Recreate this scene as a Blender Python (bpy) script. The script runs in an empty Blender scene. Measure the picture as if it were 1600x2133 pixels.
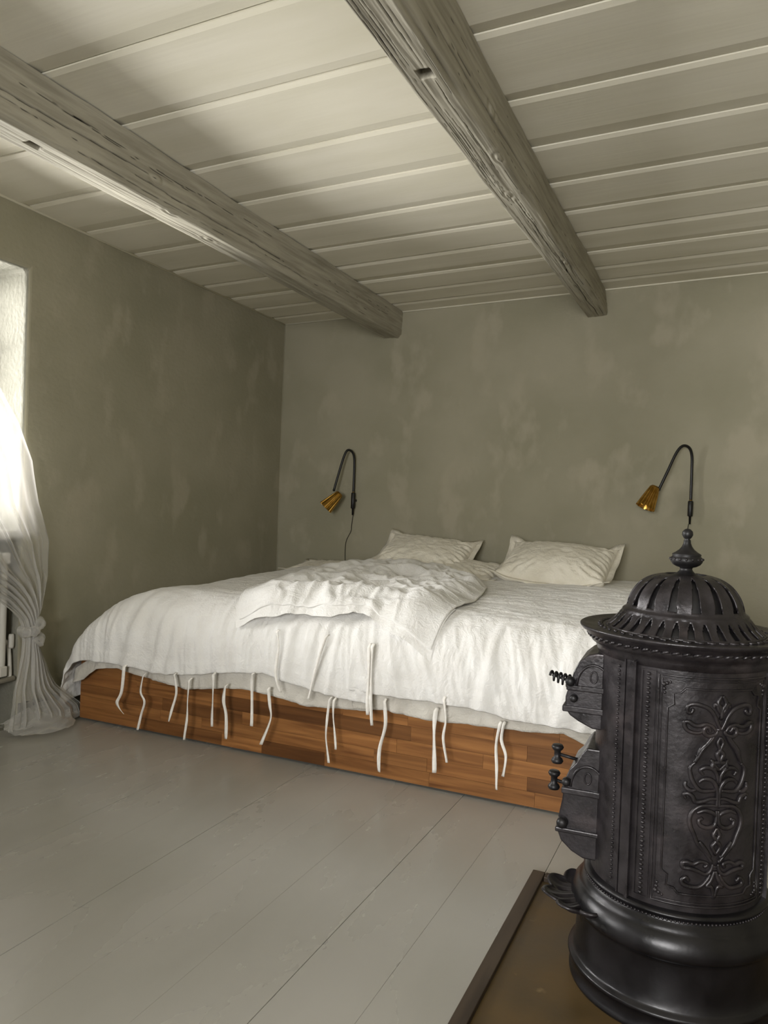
import bpy, bmesh, math, random
import numpy as np
from mathutils import Matrix, Vector

# ------------------------------------------------------------ camera, light, exposure
scene = bpy.context.scene
col = scene.collection
R = math.radians
H = 1.2
YAW, PITCH, ROLL = R(24.3), R(0.9), R(2.1)
fw = Vector((-math.sin(YAW)*math.cos(PITCH), math.cos(YAW)*math.cos(PITCH), -math.sin(PITCH)))
rt = Vector((math.cos(YAW), math.sin(YAW), 0))
up = rt.cross(fw)
rt2 = rt*math.cos(ROLL) + up*math.sin(ROLL)
up2 = up*math.cos(ROLL) - rt*math.sin(ROLL)
M = Matrix(((rt2.x, up2.x, -fw.x, 0), (rt2.y, up2.y, -fw.y, 0), (rt2.z, up2.z, -fw.z, H), (0, 0, 0, 1)))
cam = bpy.data.cameras.new('camera')
cam.sensor_fit = 'HORIZONTAL'; cam.sensor_width = 36; cam.lens = 36*1602/1600
cam.clip_start = 0.05
co = bpy.data.objects.new('camera', cam); col.objects.link(co); co.matrix_world = M
scene.camera = co

world = bpy.data.worlds.new('sky'); scene.world = world; world.use_nodes = True
world.node_tree.nodes['Background'].inputs[0].default_value = (0.75, 0.86, 1.0, 1)
world.node_tree.nodes['Background'].inputs[1].default_value = 1.0

def area(name, loc, direction, sx, sy, power, color):
    l = bpy.data.lights.new(name, 'AREA'); l.shape = 'RECTANGLE'; l.size = sx; l.size_y = sy
    l.energy = power; l.color = color
    o = bpy.data.objects.new(name, l); col.objects.link(o); o.location = loc
    o.rotation_euler = Vector(direction).to_track_quat('-Z', 'Y').to_euler()
    return o
# daylight falling in through the windows (overcast sky outside each opening)
area('daylight_side', (-7.6, 0.3, 2.2), (1, 0.2, -0.06), 5.0, 3.6, 1350, (1.0, 0.985, 0.96))
area('daylight_from_ground', (-6.4, 0.6, 0.1), (1, 0.0, 0.33), 6.0, 2.2, 1000, (1.0, 0.985, 0.95))
area('daylight_window_rear', (-0.3, -2.9, 1.6), (-0.12, 1, 0.0), 1.9, 1.9, 215, (1.0, 0.985, 0.96))

scene.view_settings.view_transform = 'Standard'
scene.view_settings.look = 'None'
scene.view_settings.gamma = 1.0
scene.view_settings.use_curve_mapping = False
scene.view_settings.exposure = 1.0
try:
    scene.cycles.max_bounces = 10; scene.cycles.diffuse_bounces = 6
    scene.cycles.transparent_max_bounces = 24
    scene.cycles.sample_clamp_indirect = 6.0
    scene.cycles.caustics_reflective = False; scene.cycles.caustics_refractive = False
except Exception:
    pass

# ------------------------------------------------------------ helpers
def srgb(r, g, b):
    f = lambda c: (c/255/12.92) if c/255 <= 0.04045 else ((c/255+0.055)/1.055)**2.4
    return (f(r), f(g), f(b), 1)

def hash_grad(ix, iy, iz, seed):
    n = (ix.astype(np.int64)*374761393 + iy.astype(np.int64)*668265263 + iz.astype(np.int64)*2147483647 + seed*1274126177) & 0xffffffff
    n = ((n ^ (n >> 13))*1274126177) & 0xffffffff
    n = n ^ (n >> 16)
    a = (n & 0xffff)/65535*2*np.pi; b = ((n >> 8) & 0xffff)/65535*2-1
    s = np.sqrt(np.maximum(0, 1-b*b))
    return s*np.cos(a), s*np.sin(a), b
def pn(x, y, z=None, seed=0):
    """vectorised Perlin noise, about -1..1"""
    x = np.asarray(x, float); y = np.asarray(y, float)
    if z is None: z = np.zeros_like(x)+0.37
    x, y, z = np.broadcast_arrays(x, y, z)
    X = np.floor(x); Y = np.floor(y); Z = np.floor(z)
    fx, fy, fz = x-X, y-Y, z-Z
    u, v, w = (t*t*t*(t*(t*6-15)+10) for t in (fx, fy, fz))
    out = 0
    for i in (0, 1):
        for j in (0, 1):
            for k in (0, 1):
                gx, gy, gz = hash_grad(X+i, Y+j, Z+k, seed)
                d = gx*(fx-i)+gy*(fy-j)+gz*(fz-k)
                out = out + d*(u if i else 1-u)*(v if j else 1-v)*(w if k else 1-w)
    return out*1.6
def fbm(x, y, z=None, seed=0, o=3):
    s = 0; a = 1; f = 1
    for k in range(o):
        s = s + a*pn(np.asarray(x)*f, np.asarray(y)*f, None if z is None else np.asarray(z)*f, seed+k*17); a *= .5; f *= 2.03
    return s
def sst(a, b, x):
    t = np.clip((x-a)/(b-a), 0, 1); return t*t*(3-2*t)

def make(name, V, F, mat, parent=None, local=False, smooth=True, label=None, kind=None):
    me = bpy.data.meshes.new(name)
    me.from_pydata([tuple(map(float, v)) for v in V], [], [tuple(map(int, f)) for f in F])
    me.update()
    if smooth: me.polygons.foreach_set('use_smooth', [True]*len(me.polygons))
    if mat: me.materials.append(mat)
    o = bpy.data.objects.new(name, me); col.objects.link(o)
    if parent is not None: setpar(o, parent, local)
    if label: o['label'] = label
    if kind: o['kind'] = kind
    return o
def worldmat(o):
    m = Matrix.LocRotScale(o.location, o.rotation_euler, o.scale)
    return m if o.parent is None else worldmat(o.parent) @ o.matrix_parent_inverse @ m
def setpar(o, parent, local=False):
    o.parent = parent
    if not local: o.matrix_parent_inverse = worldmat(parent).inverted()
def thing(name, label, cat, loc, rz=0, group=None):
    o = bpy.data.objects.new(name, None); col.objects.link(o); o.empty_display_size = .1
    o.location = loc; o.rotation_euler = (0, 0, rz); o['label'] = label; o['category'] = cat
    if group: o['group'] = group
    return o
def tag(o, label, cat, group=None):
    o['label'] = label; o['category'] = cat
    if group: o['group'] = group
    return o
def bevel(o, w, seg=2, ang=35):
    m = o.modifiers.new('bevel', 'BEVEL'); m.width = w; m.segments = seg; m.limit_method = 'ANGLE'; m.angle_limit = R(ang)
    return o
class Mb:
    """collects simple solids into one mesh"""
    def __init__(s): s.V = []; s.F = []
    def add(s, V, F):
        n = len(s.V); s.V += [tuple(v) for v in V]; s.F += [tuple(i+n for i in f) for f in F]; return s
    def box(s, x0, x1, y0, y1, z0, z1):
        return s.add([(x0,y0,z0),(x1,y0,z0),(x1,y1,z0),(x0,y1,z0),(x0,y0,z1),(x1,y0,z1),(x1,y1,z1),(x0,y1,z1)],
                     [(0,3,2,1),(4,5,6,7),(0,1,5,4),(1,2,6,5),(2,3,7,6),(3,0,4,7)])
    def lathe(s, prof, n=48, axis='Z', origin=(0,0,0), cap=True):
        V = []; F = []; m = len(prof)
        for (r, z) in prof:
            for k in range(n):
                a = 2*math.pi*k/n; c, q = math.cos(a)*r, math.sin(a)*r
                p = {'Z': (c, q, z), 'X': (z, c, q), 'Y': (q, z, c)}[axis]
                V.append((p[0]+origin[0], p[1]+origin[1], p[2]+origin[2]))
        for i in range(m-1):
            for k in range(n):
                F.append((i*n+k, i*n+(k+1)%n, (i+1)*n+(k+1)%n, (i+1)*n+k))
        if cap:
            if prof[0][0] > 1e-5: F.append(tuple(range(n))[::-1])
            if prof[-1][0] > 1e-5: F.append(tuple((m-1)*n+k for k in range(n)))
        return s.add(V, F)
    def tube(s, pts, r, n=8, closed=False):
        P = [Vector(p) for p in pts]; m = len(P); V = []; F = []
        rr = r if hasattr(r, '__len__') else [r]*m
        t0 = (P[1]-P[0]).normalized()
        nrm = t0.orthogonal().normalized()
        for i in range(m):
            if closed: t = (P[(i+1) % m]-P[i-1]).normalized()
            else: t = (P[min(i+1, m-1)]-P[max(i-1, 0)]).normalized()
            nrm = (nrm - t*nrm.dot(t))
            nrm = nrm.normalized() if nrm.length > 1e-6 else t.orthogonal().normalized()
            b = t.cross(nrm)
            for k in range(n):
                a = 2*math.pi*k/n
                V.append(tuple(P[i] + (nrm*math.cos(a)+b*math.sin(a))*rr[i]))
        for i in range(m if closed else m-1):
            j = (i+1) % m
            for k in range(n):
                F.append((i*n+k, i*n+(k+1) % n, j*n+(k+1) % n, j*n+k))
        if not closed:
            F.append(tuple(range(n))[::-1]); F.append(tuple((m-1)*n+k for k in range(n)))
        return s.add(V, F)
    def sphere(s, c, r, n=8, m=5, sz=1):
        return s.lathe([(r*math.sin(math.pi*i/m), -r*sz*math.cos(math.pi*i/m)) for i in range(m+1)], n, origin=c, cap=False)
    def build(s, name, mat, parent=None, **k): return make(name, s.V, s.F, mat, parent, **k)
def smooth_path(pts, sub=6):
    P = [np.array(p, float) for p in pts]; out = []
    for i in range(len(P)-1):
        a, b, c, d = P[max(i-1, 0)], P[i], P[i+1], P[min(i+2, len(P)-1)]
        for k in range(sub):
            t = k/sub
            out.append(.5*((2*b)+(-a+c)*t+(2*a-5*b+4*c-d)*t*t+(-a+3*b-3*c+d)*t**3))
    out.append(P[-1]); return [tuple(p) for p in out]
def gridfaces(nu, nv, keep=None):
    i, j = np.meshgrid(np.arange(nu-1), np.arange(nv-1), indexing='ij')
    if keep is not None: i, j = i[keep], j[keep]
    i = i.ravel(); j = j.ravel()
    return np.stack([i*nv+j, (i+1)*nv+j, (i+1)*nv+j+1, i*nv+j+1], 1)

# ------------------------------------------------------------ materials
def mat(name):
    m = bpy.data.materials.new(name); m.use_nodes = True
    nt = m.node_tree; return m, nt, nt.nodes['Principled BSDF']
def N(nt, t, **k):
    n = nt.nodes.new(t)
    for a, b in k.items(): setattr(n, a, b)
    return n
def noise_mat(name, c1, c2, scale=(4, 4, 4), detail=5, rough=.7, bump=0, bscale=(60, 60, 60), bdist=.002, spec=.4, metal=0, rvar=0, mid=(.35, .65), coords='Object', c3=None, s3=None, t3=.6):
    m, nt, b = mat(name)
    tc = N(nt, 'ShaderNodeTexCoord'); mp = N(nt, 'ShaderNodeMapping'); mp.inputs['Scale'].default_value = scale
    nt.links.new(tc.outputs[coords], mp.inputs[0])
    no = N(nt, 'ShaderNodeTexNoise'); no.inputs['Detail'].default_value = detail; no.inputs['Scale'].default_value = 1
    nt.links.new(mp.outputs[0], no.inputs[0])
    cr = N(nt, 'ShaderNodeValToRGB'); cr.color_ramp.elements[0].position = mid[0]; cr.color_ramp.elements[1].position = mid[1]
    cr.color_ramp.elements[0].color = c1; cr.color_ramp.elements[1].color = c2
    nt.links.new(no.outputs[0], cr.inputs[0])
    outc = cr.outputs[0]
    if c3:
        mp3 = N(nt, 'ShaderNodeMapping'); mp3.inputs['Scale'].default_value = s3; nt.links.new(tc.outputs[coords], mp3.inputs[0])
        n3 = N(nt, 'ShaderNodeTexNoise'); n3.inputs['Detail'].default_value = 6; n3.inputs['Scale'].default_value = 1
        nt.links.new(mp3.outputs[0], n3.inputs[0])
        r3 = N(nt, 'ShaderNodeValToRGB'); r3.color_ramp.elements[0].position = t3; r3.color_ramp.elements[1].position = min(1, t3+.12)
        nt.links.new(n3.outputs[0], r3.inputs[0])
        mx = N(nt, 'ShaderNodeMixRGB'); nt.links.new(r3.outputs[0], mx.inputs[0]); nt.links.new(outc, mx.inputs[1]); mx.inputs[2].default_value = c3
        outc = mx.outputs[0]
    nt.links.new(outc, b.inputs['Base Color'])
    b.inputs['Roughness'].default_value = rough; b.inputs['Specular IOR Level'].default_value = spec; b.inputs['Metallic'].default_value = metal
    if rvar:
        mr = N(nt, 'ShaderNodeMapRange'); mr.inputs[3].default_value = rough-rvar; mr.inputs[4].default_value = rough+rvar
        mr.inputs[1].default_value = .3; mr.inputs[2].default_value = .7
        nt.links.new(no.outputs[0], mr.inputs[0]); nt.links.new(mr.outputs[0], b.inputs['Roughness'])
    if bump:
        mp2 = N(nt, 'ShaderNodeMapping'); mp2.inputs['Scale'].default_value = bscale; nt.links.new(tc.outputs[coords], mp2.inputs[0])
        n2 = N(nt, 'ShaderNodeTexNoise'); n2.inputs['Scale'].default_value = 1; n2.inputs['Detail'].default_value = 6
        nt.links.new(mp2.outputs[0], n2.inputs[0])
        bp = N(nt, 'ShaderNodeBump'); bp.inputs['Strength'].default_value = bump; bp.inputs['Distance'].default_value = bdist
        nt.links.new(n2.outputs[0], bp.inputs['Height']); nt.links.new(bp.outputs[0], b.inputs['Normal'])
    return m

m_wall = noise_mat('limewashed_plaster', srgb(144, 140, 120), srgb(156, 151, 132), (1.7, 1.7, 1.9), 8, .9, .55, (34, 34, 46), .004, .2,
                   c3=srgb(160, 154, 135), s3=(5, 5, 3), t3=.54)
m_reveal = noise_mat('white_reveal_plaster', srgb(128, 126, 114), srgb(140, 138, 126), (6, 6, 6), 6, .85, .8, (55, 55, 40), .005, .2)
m_ceil = noise_mat('ceiling_paint', srgb(206, 201, 183), srgb(214, 209, 193), (1.5, 7, 5), 6, .62, .35, (2, 60, 40), .0015, .35)
m_trim = noise_mat('trim_paint', srgb(210, 205, 186), srgb(216, 212, 196), (5, 5, 5), 4, .6)
m_floor = noise_mat('grey_floor_paint', srgb(156, 153, 145), srgb(164, 161, 153), (3, 1.2, 3), 7, .27, .25, (26, 5, 10), .0012, .5, rvar=.05,
                    c3=srgb(160, 157, 149), s3=(30, 9, 3), t3=.7)
m_dark = noise_mat('dark_void', srgb(20, 18, 15), srgb(28, 26, 22), rough=.95)
m_base = noise_mat('skirting_dark_paint', srgb(95, 92, 84), srgb(105, 101, 92), (4, 4, 4), 4, .6)

# beam paint; mesh attribute puts the shade of cracks and notches into colour
m_beam, nt, b = mat('worn_beam_paint')
tc = N(nt, 'ShaderNodeTexCoord'); mp = N(nt, 'ShaderNodeMapping'); mp.inputs['Scale'].default_value = (42, 3.2, 42); nt.links.new(tc.outputs['Object'], mp.inputs[0])
no = N(nt, 'ShaderNodeTexNoise'); no.inputs['Scale'].default_value = 1; no.inputs['Detail'].default_value = 8; no.inputs['Distortion'].default_value = .4
nt.links.new(mp.outputs[0], no.inputs[0])
cr = N(nt, 'ShaderNodeValToRGB'); cr.color_ramp.elements[0].position = .3; cr.color_ramp.elements[1].position = .62
cr.color_ramp.elements[0].color = srgb(138, 133, 119); cr.color_ramp.elements[1].color = srgb(166, 161, 146)
nt.links.new(no.outputs[0], cr.inputs[0])
at = N(nt, 'ShaderNodeAttribute'); at.attribute_name = 'crack_shade'
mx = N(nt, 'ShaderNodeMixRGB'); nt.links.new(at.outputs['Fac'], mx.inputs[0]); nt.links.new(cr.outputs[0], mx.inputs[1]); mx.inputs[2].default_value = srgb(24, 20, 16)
nt.links.new(mx.outputs[0], b.inputs['Base Color']); b.inputs['Roughness'].default_value = .72; b.inputs['Specular IOR Level'].default_value = .25
bp = N(nt, 'ShaderNodeBump'); bp.inputs['Strength'].default_value = .8; bp.inputs['Distance'].default_value = .004
nt.links.new(no.outputs[0], bp.inputs['Height']); nt.links.new(bp.outputs[0], b.inputs['Normal'])

# oiled wood staves, each object its own tone
def stave_mat():
    m, nt, b = mat('oiled_stave_wood')
    tc = N(nt, 'ShaderNodeTexCoord'); oi = N(nt, 'ShaderNodeObjectInfo')
    mp = N(nt, 'ShaderNodeMapping'); mp.inputs['Scale'].default_value = (2.2, 20, 34); nt.links.new(tc.outputs['Object'], mp.inputs[0])
    ad = N(nt, 'ShaderNodeVectorMath', operation='MULTIPLY_ADD')
    nt.links.new(oi.outputs['Random'], ad.inputs[0]); ad.inputs[1].default_value = (37, 91, 53); nt.links.new(mp.outputs[0], ad.inputs[2])
    no = N(nt, 'ShaderNodeTexNoise'); no.inputs['Scale'].default_value = 1; no.inputs['Detail'].default_value = 7; no.inputs['Distortion'].default_value = .7
    nt.links.new(ad.outputs[0], no.inputs[0])
    cr = N(nt, 'ShaderNodeValToRGB'); e = cr.color_ramp.elements
    e[0].position = .28; e[0].color = srgb(108, 68, 34); e[1].position = .7; e[1].color = srgb(164, 114, 66)
    nt.links.new(no.outputs[0], cr.inputs[0])
    r2 = N(nt, 'ShaderNodeValToRGB'); e = r2.color_ramp.elements
    e[0].position = 0; e[0].color = (.42, .38, .34, 1); e[1].position = 1; e[1].color = (1.1, 1.08, 1.05, 1)
    k = r2.color_ramp.elements.new(.25); k.color = (.8, .78, .75, 1)
    nt.links.new(oi.outputs['Random'], r2.inputs[0])
    mu = N(nt, 'ShaderNodeMixRGB', blend_type='MULTIPLY'); mu.inputs[0].default_value = 1
    nt.links.new(cr.outputs[0], mu.inputs[1]); nt.links.new(r2.outputs[0], mu.inputs[2]); nt.links.new(mu.outputs[0], b.inputs['Base Color'])
    b.inputs['Roughness'].default_value = .42; b.inputs['Specular IOR Level'].default_value = .4
    return m
m_stave = stave_mat()

def cloth_mat(name, c1, c2, trans=.12, bump=.5):
    m, nt, b = mat(name)
    tc = N(nt, 'ShaderNodeTexCoord')
    no = N(nt, 'ShaderNodeTexNoise'); no.inputs['Scale'].default_value = 9; no.inputs['Detail'].default_value = 4; nt.links.new(tc.outputs['Object'], no.inputs[0])
    cr = N(nt, 'ShaderNodeValToRGB'); cr.color_ramp.elements[0].position = .35; cr.color_ramp.elements[1].position = .65
    cr.color_ramp.elements[0].color = c1; cr.color_ramp.elements[1].color = c2
    nt.links.new(no.outputs[0], cr.inputs[0]); nt.links.new(cr.outputs[0], b.inputs['Base Color'])
    b.inputs['Roughness'].default_value = .9; b.inputs['Specular IOR Level'].default_value = .15
    b.inputs['Sheen Weight'].default_value = .15; b.inputs['Sheen Roughness'].default_value = .5
    # crumpled linen relief: distorted ridges at two sizes
    h = None
    for sc, st in ((16, 1.0), (42, .5)):
        n2 = N(nt, 'ShaderNodeTexNoise'); n2.inputs['Scale'].default_value = sc; n2.inputs['Detail'].default_value = 3; n2.inputs['Distortion'].default_value = 1.6
        nt.links.new(tc.outputs['Object'], n2.inputs[0])
        s1 = N(nt, 'ShaderNodeMath', operation='SUBTRACT'); nt.links.new(n2.outputs[0], s1.inputs[0]); s1.inputs[1].default_value = .5
        a1 = N(nt, 'ShaderNodeMath', operation='ABSOLUTE'); nt.links.new(s1.outputs[0], a1.inputs[0])
        p1 = N(nt, 'ShaderNodeMath', operation='MULTIPLY'); nt.links.new(a1.outputs[0], p1.inputs[0]); p1.inputs[1].default_value = -st
        if h is None: h = p1
        else:
            ad = N(nt, 'ShaderNodeMath', operation='ADD'); nt.links.new(h.outputs[0], ad.inputs[0]); nt.links.new(p1.outputs[0], ad.inputs[1]); h = ad
    bp = N(nt, 'ShaderNodeBump'); bp.inputs['Strength'].default_value = bump; bp.inputs['Distance'].default_value = .045
    nt.links.new(h.outputs[0], bp.inputs['Height']); nt.links.new(bp.outputs[0], b.inputs['Normal'])
    if trans:
        tr = N(nt, 'ShaderNodeBsdfTranslucent'); nt.links.new(cr.outputs[0], tr.inputs[0])
        ms = N(nt, 'ShaderNodeMixShader'); ms.inputs[0].default_value = trans
        out = nt.nodes['Material Output']
        nt.links.new(b.outputs[0], ms.inputs[1]); nt.links.new(tr.outputs[0], ms.inputs[2]); nt.links.new(ms.outputs[0], out.inputs[0])
    return m
m_linen = cloth_mat('white_washed_linen', srgb(234, 232, 228), srgb(241, 240, 237), .12, .26)
m_under = cloth_mat('cream_linen_lining', srgb(205, 200, 190), srgb(220, 216, 207), .12, .3)
m_pillow = cloth_mat('cream_pillow_linen', srgb(212, 206, 190), srgb(224, 219, 205), 0, .28)
m_mattress = cloth_mat('mattress_ticking', srgb(225, 222, 215), srgb(232, 230, 224), 0, .2)
m_tie = noise_mat('linen_tape', srgb(228, 224, 216), srgb(238, 235, 229), (60, 60, 60), 3, .9)

# sheer curtain
m_sheer, nt, b = mat('sheer_white_voile')
out = nt.nodes['Material Output']
b.inputs['Base Color'].default_value = srgb(236, 234, 228); b.inputs['Roughness'].default_value = .9; b.inputs['Specular IOR Level'].default_value = .1
tr = N(nt, 'ShaderNodeBsdfTranslucent'); tr.inputs[0].default_value = srgb(172, 169, 166)
ms = N(nt, 'ShaderNodeMixShader'); ms.inputs[0].default_value = .35
nt.links.new(b.outputs[0], ms.inputs[1]); nt.links.new(tr.outputs[0], ms.inputs[2])
tp = N(nt, 'ShaderNodeBsdfTransparent')
ly = N(nt, 'ShaderNodeLayerWeight'); ly.inputs[0].default_value = .45
mr = N(nt, 'ShaderNodeMapRange'); mr.inputs[1].default_value = 0; mr.inputs[2].default_value = 1; mr.inputs[3].default_value = .30; mr.inputs[4].default_value = .9
nt.links.new(ly.outputs['Facing'], mr.inputs[0])
m2 = N(nt, 'ShaderNodeMixShader'); nt.links.new(mr.outputs[0], m2.inputs[0]); nt.links.new(tp.outputs[0], m2.inputs[1]); nt.links.new(ms.outputs[0], m2.inputs[2])
nt.links.new(m2.outputs[0], out.inputs[0])

m_iron = noise_mat('blackened_cast_iron', srgb(33, 30, 32), srgb(49, 45, 47), (22, 22, 22), 7, .36, .6, (95, 95, 95), .0016, .55, .35, rvar=.1,
                   c3=srgb(60, 54, 55), s3=(9, 9, 14), t3=.6)
m_iron_dark = noise_mat('dark_iron', srgb(22, 21, 22), srgb(32, 30, 31), (22, 22, 22), 6, .45, .2, (140, 140, 140), .001, .5, .3)
m_iron_base = noise_mat('polished_black_iron', srgb(20, 19, 21), srgb(32, 30, 32), (12, 12, 12), 7, .34, .25, (90, 90, 90), .0012, .6, .4, rvar=.08)
m_blackmetal = noise_mat('black_lamp_metal', srgb(14, 13, 13), srgb(20, 19, 18), (40, 40, 40), 3, .4)
m_brass = noise_mat('aged_brass', srgb(150, 112, 46), srgb(188, 148, 76), (30, 30, 30), 4, .3, .1, (120, 120, 40), .001, .5, 1.0)
m_brass_in = noise_mat('dull_brass_inside', srgb(70, 46, 18), srgb(96, 68, 30), (30, 30, 30), 4, .5, metal=.6)
m_hearth = noise_mat('brown_hearth_plate', srgb(70, 56, 32), srgb(88, 70, 42), (5, 5, 5), 8, .42, .3, (40, 40, 40), .001, .4, 0, rvar=.1,
                     c3=srgb(118, 98, 66), s3=(22, 22, 22), t3=.68)
m_hframe = noise_mat('dark_hearth_timber', srgb(52, 43, 34), srgb(70, 59, 47), (30, 2.5, 30), 7, .5, .4, (60, 4, 60), .001, .35)
m_white_metal = noise_mat('white_radiator_enamel', srgb(200, 197, 188), srgb(208, 205, 197), (8, 8, 8), 4, .45)
m_cord = noise_mat('dark_cord', srgb(30, 27, 22), srgb(40, 36, 28), (60, 60, 60), 3, .7)
m_frame = noise_mat('white_window_paint', srgb(214, 212, 206), srgb(222, 220, 214), (10, 10, 10), 4, .5)
m_glass, nt, b = mat('window_glass')
out = nt.nodes['Material Output']; tp = N(nt, 'ShaderNodeBsdfTransparent'); gl = N(nt, 'ShaderNodeBsdfGlossy'); gl.inputs['Roughness'].default_value = .02
fr = N(nt, 'ShaderNodeFresnel'); ms = N(nt, 'ShaderNodeMixShader'); nt.links.new(fr.outputs[0], ms.inputs[0]); nt.links.new(tp.outputs[0], ms.inputs[1]); nt.links.new(gl.outputs[0], ms.inputs[2]); nt.links.new(ms.outputs[0], out.inputs[0])

# ------------------------------------------------------------ room
XL, XR, YB, YF = -3.2, 2.1, 5.1, -1.7
def cz(x, y): return 2.7235 + .033*x - .018*y          # the old ceiling leans a little

floor = Mb().box(XL-.6, XR+.1, YF-.1, YB+.1, -.09, -.032).build('floor', m_dark, smooth=False); floor['kind'] = 'structure'
xs = [-1.887-.2285*k for k in range(8, 0, -1)] + [-1.887, -1.658, -1.424, -1.191, -.955, -.738] + [-.738+.229*k for k in range(1, 14)]
for i in range(len(xs)-1):
    a, b2 = xs[i]+.0004, xs[i+1]-.0004
    dz = [0, .0006, -.0004, .0003, -.0006][i % 5]
    o = Mb().box(a, b2, YF, YB, -.03, dz).build('floor_plank', m_floor, floor, smooth=False)
    bevel(o, .0009, 2)

# ceiling: lapped boards, long feathered edge on one side and a short chamfer on the other
ceiling = Mb().add([(x, y, cz(x, y)+dz) for dz in (.05, .09) for (x, y) in ((XL-.3, YF-.1), (XR+.1, YF-.1), (XR+.1, YB+.1), (XL-.3, YB+.1))],
                   [(0,3,2,1),(4,5,6,7),(0,1,5,4),(1,2,6,5),(2,3,7,6),(3,0,4,7)]).build('ceiling', m_dark, smooth=False)
ceiling['kind'] = 'structure'
ys = [-1.75, -1.38, -1.02, -.65, -.29, .07, .44, .80, 1.18, 1.55, 1.925, 2.305, 2.72, 3.09, 3.45, 3.785, 4.085, 4.39, 4.665, 4.92, 5.13]
rnd = random.Random(5)
for i in range(len(ys)-1):
    y0, y1 = ys[i], ys[i+1]
    wd = [.085, .07, .055, .06][i % 4] if y1-y0 > .3 else .035
    tilt = [.001, -.001, .0015, 0][i % 4]
    xsamp = np.linspace(XL-.02, XR+.05, 70)
    V = []
    for x in xsamp:
        e0 = y0 + .0022 + .0022*float(pn(x*1.1, i*3.1, seed=3)); e1 = y1 - .0022 + .0022*float(pn(x*1.1, (i+1)*3.1, seed=3))
        w = .0015*float(pn(x*.7, i*5.3, seed=9))
        prof = [(e0, .03), (e0, .006), (e0+.022, 0+w), ((e0+e1)/2, tilt+w), (e1-wd, w), (e1, .010), (e1, .03)]
        for (y, h) in prof: V.append((x, y, cz(x, y)+h))
    n = 7; F = []
    for a in range(len(xsamp)-1):
        for k in range(n): F.append((a*n+k, (a+1)*n+k, (a+1)*n+(k+1) % n, a*n+(k+1) % n))
    F += [tuple(range(n)), tuple(reversed([(len(xsamp)-1)*n+k for k in range(n)]))]
    make('ceiling_board', V, F, m_ceil, ceiling, smooth=False)

# walls
def slab(name, V4, thick, mat_, **k): pass
back = Mb().box(XL-.4, XR+.3, YB, YB+.3, -.1, 2.9).build('wall_back', m_wall, smooth=False); back['kind'] = 'structure'
right = Mb().box(XR, XR+.3, YF-.3, YB+.3, -.1, 2.95).build('wall_right', m_wall, smooth=False); right['kind'] = 'structure'
# front wall (behind the camera) with a window
def wall_cells(name, us, zs, hole, place, depth, mat_in, mat_rev, round_=.02):
    bm = bmesh.new(); vs = {}
    nu, nz = len(us), len(zs)
    for i in range(nu):
        for j in range(nz):
            for d in (0, 1): vs[i, j, d] = bm.verts.new(place(us[i], zs[j], d*depth))
    ish = lambda i, j: i < 0 or j < 0 or i >= nu-1 or j >= nz-1 or (i, j) in hole
    for i in range(nu-1):
        for j in range(nz-1):
            if (i, j) in hole: continue
            bm.faces.new([vs[i, j, 0], vs[i+1, j, 0], vs[i+1, j+1, 0], vs[i, j+1, 0]]).material_index = 0
            bm.faces.new([vs[i, j, 1], vs[i, j+1, 1], vs[i+1, j+1, 1], vs[i+1, j, 1]]).material_index = 0
            for (di, dj, a, c) in ((-1, 0, (i, j), (i, j+1)), (1, 0, (i+1, j), (i+1, j+1)), (0, -1, (i, j), (i+1, j)), (0, 1, (i, j+1), (i+1, j+1))):
                if ish(i+di, j+dj):
                    f = bm.faces.new([vs[a[0], a[1], 0], vs[c[0], c[1], 0], vs[c[0], c[1], 1], vs[a[0], a[1], 1]])
                    f.material_index = 1 if (i+di, j+dj) in hole else 0
    bmesh.ops.remove_doubles(bm, verts=bm.verts, dist=1e-5)
    bmesh.ops.delete(bm, geom=[v for v in bm.verts if not v.link_faces], context='VERTS')
    bmesh.ops.recalc_face_normals(bm, faces=bm.faces)
    me = bpy.data.meshes.new(name); bm.to_mesh(me); bm.free()
    me.materials.append(mat_in); me.materials.append(mat_rev)
    o = bpy.data.objects.new(name, me); col.objects.link(o); o['kind'] = 'structure'
    if round_:
        bevel(o, round_, 4, 50)
    return o
WY0, WY1, WZ0, WZ1 = 1.50, 2.73, .985, 2.27
# left wall: two windows, the far one with a radiator niche under its sill
left = wall_cells('wall_left', [YF-.3, -.75, .45, WY0, WY1, YB+.3], [-.1, .0, WZ0, WZ1, 2.9],
                  {(1, 2), (3, 2), (3, 1)}, lambda u, z, d: (XL-d, u, z), .26, m_wall, m_reveal, .022)
left_out = wall_cells('wall_left_outer', [YF-.3, -.75, .45, WY0, WY1, YB+.3], [-.1, .0, WZ0, WZ1, 2.9],
                  {(1, 2), (3, 2)}, lambda u, z, d: (XL-.261-d, u, z), .14, m_reveal, m_reveal, 0)
left_out.name = 'wall_left_outer'
front = wall_cells('wall_front', [XL-.4, -1.0, .5, XR+.3], [-.1, .9, 2.25, 2.95], {(1, 1)}, lambda u, z, d: (u, YF-d, z), .3, m_wall, m_reveal, .02)

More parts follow.
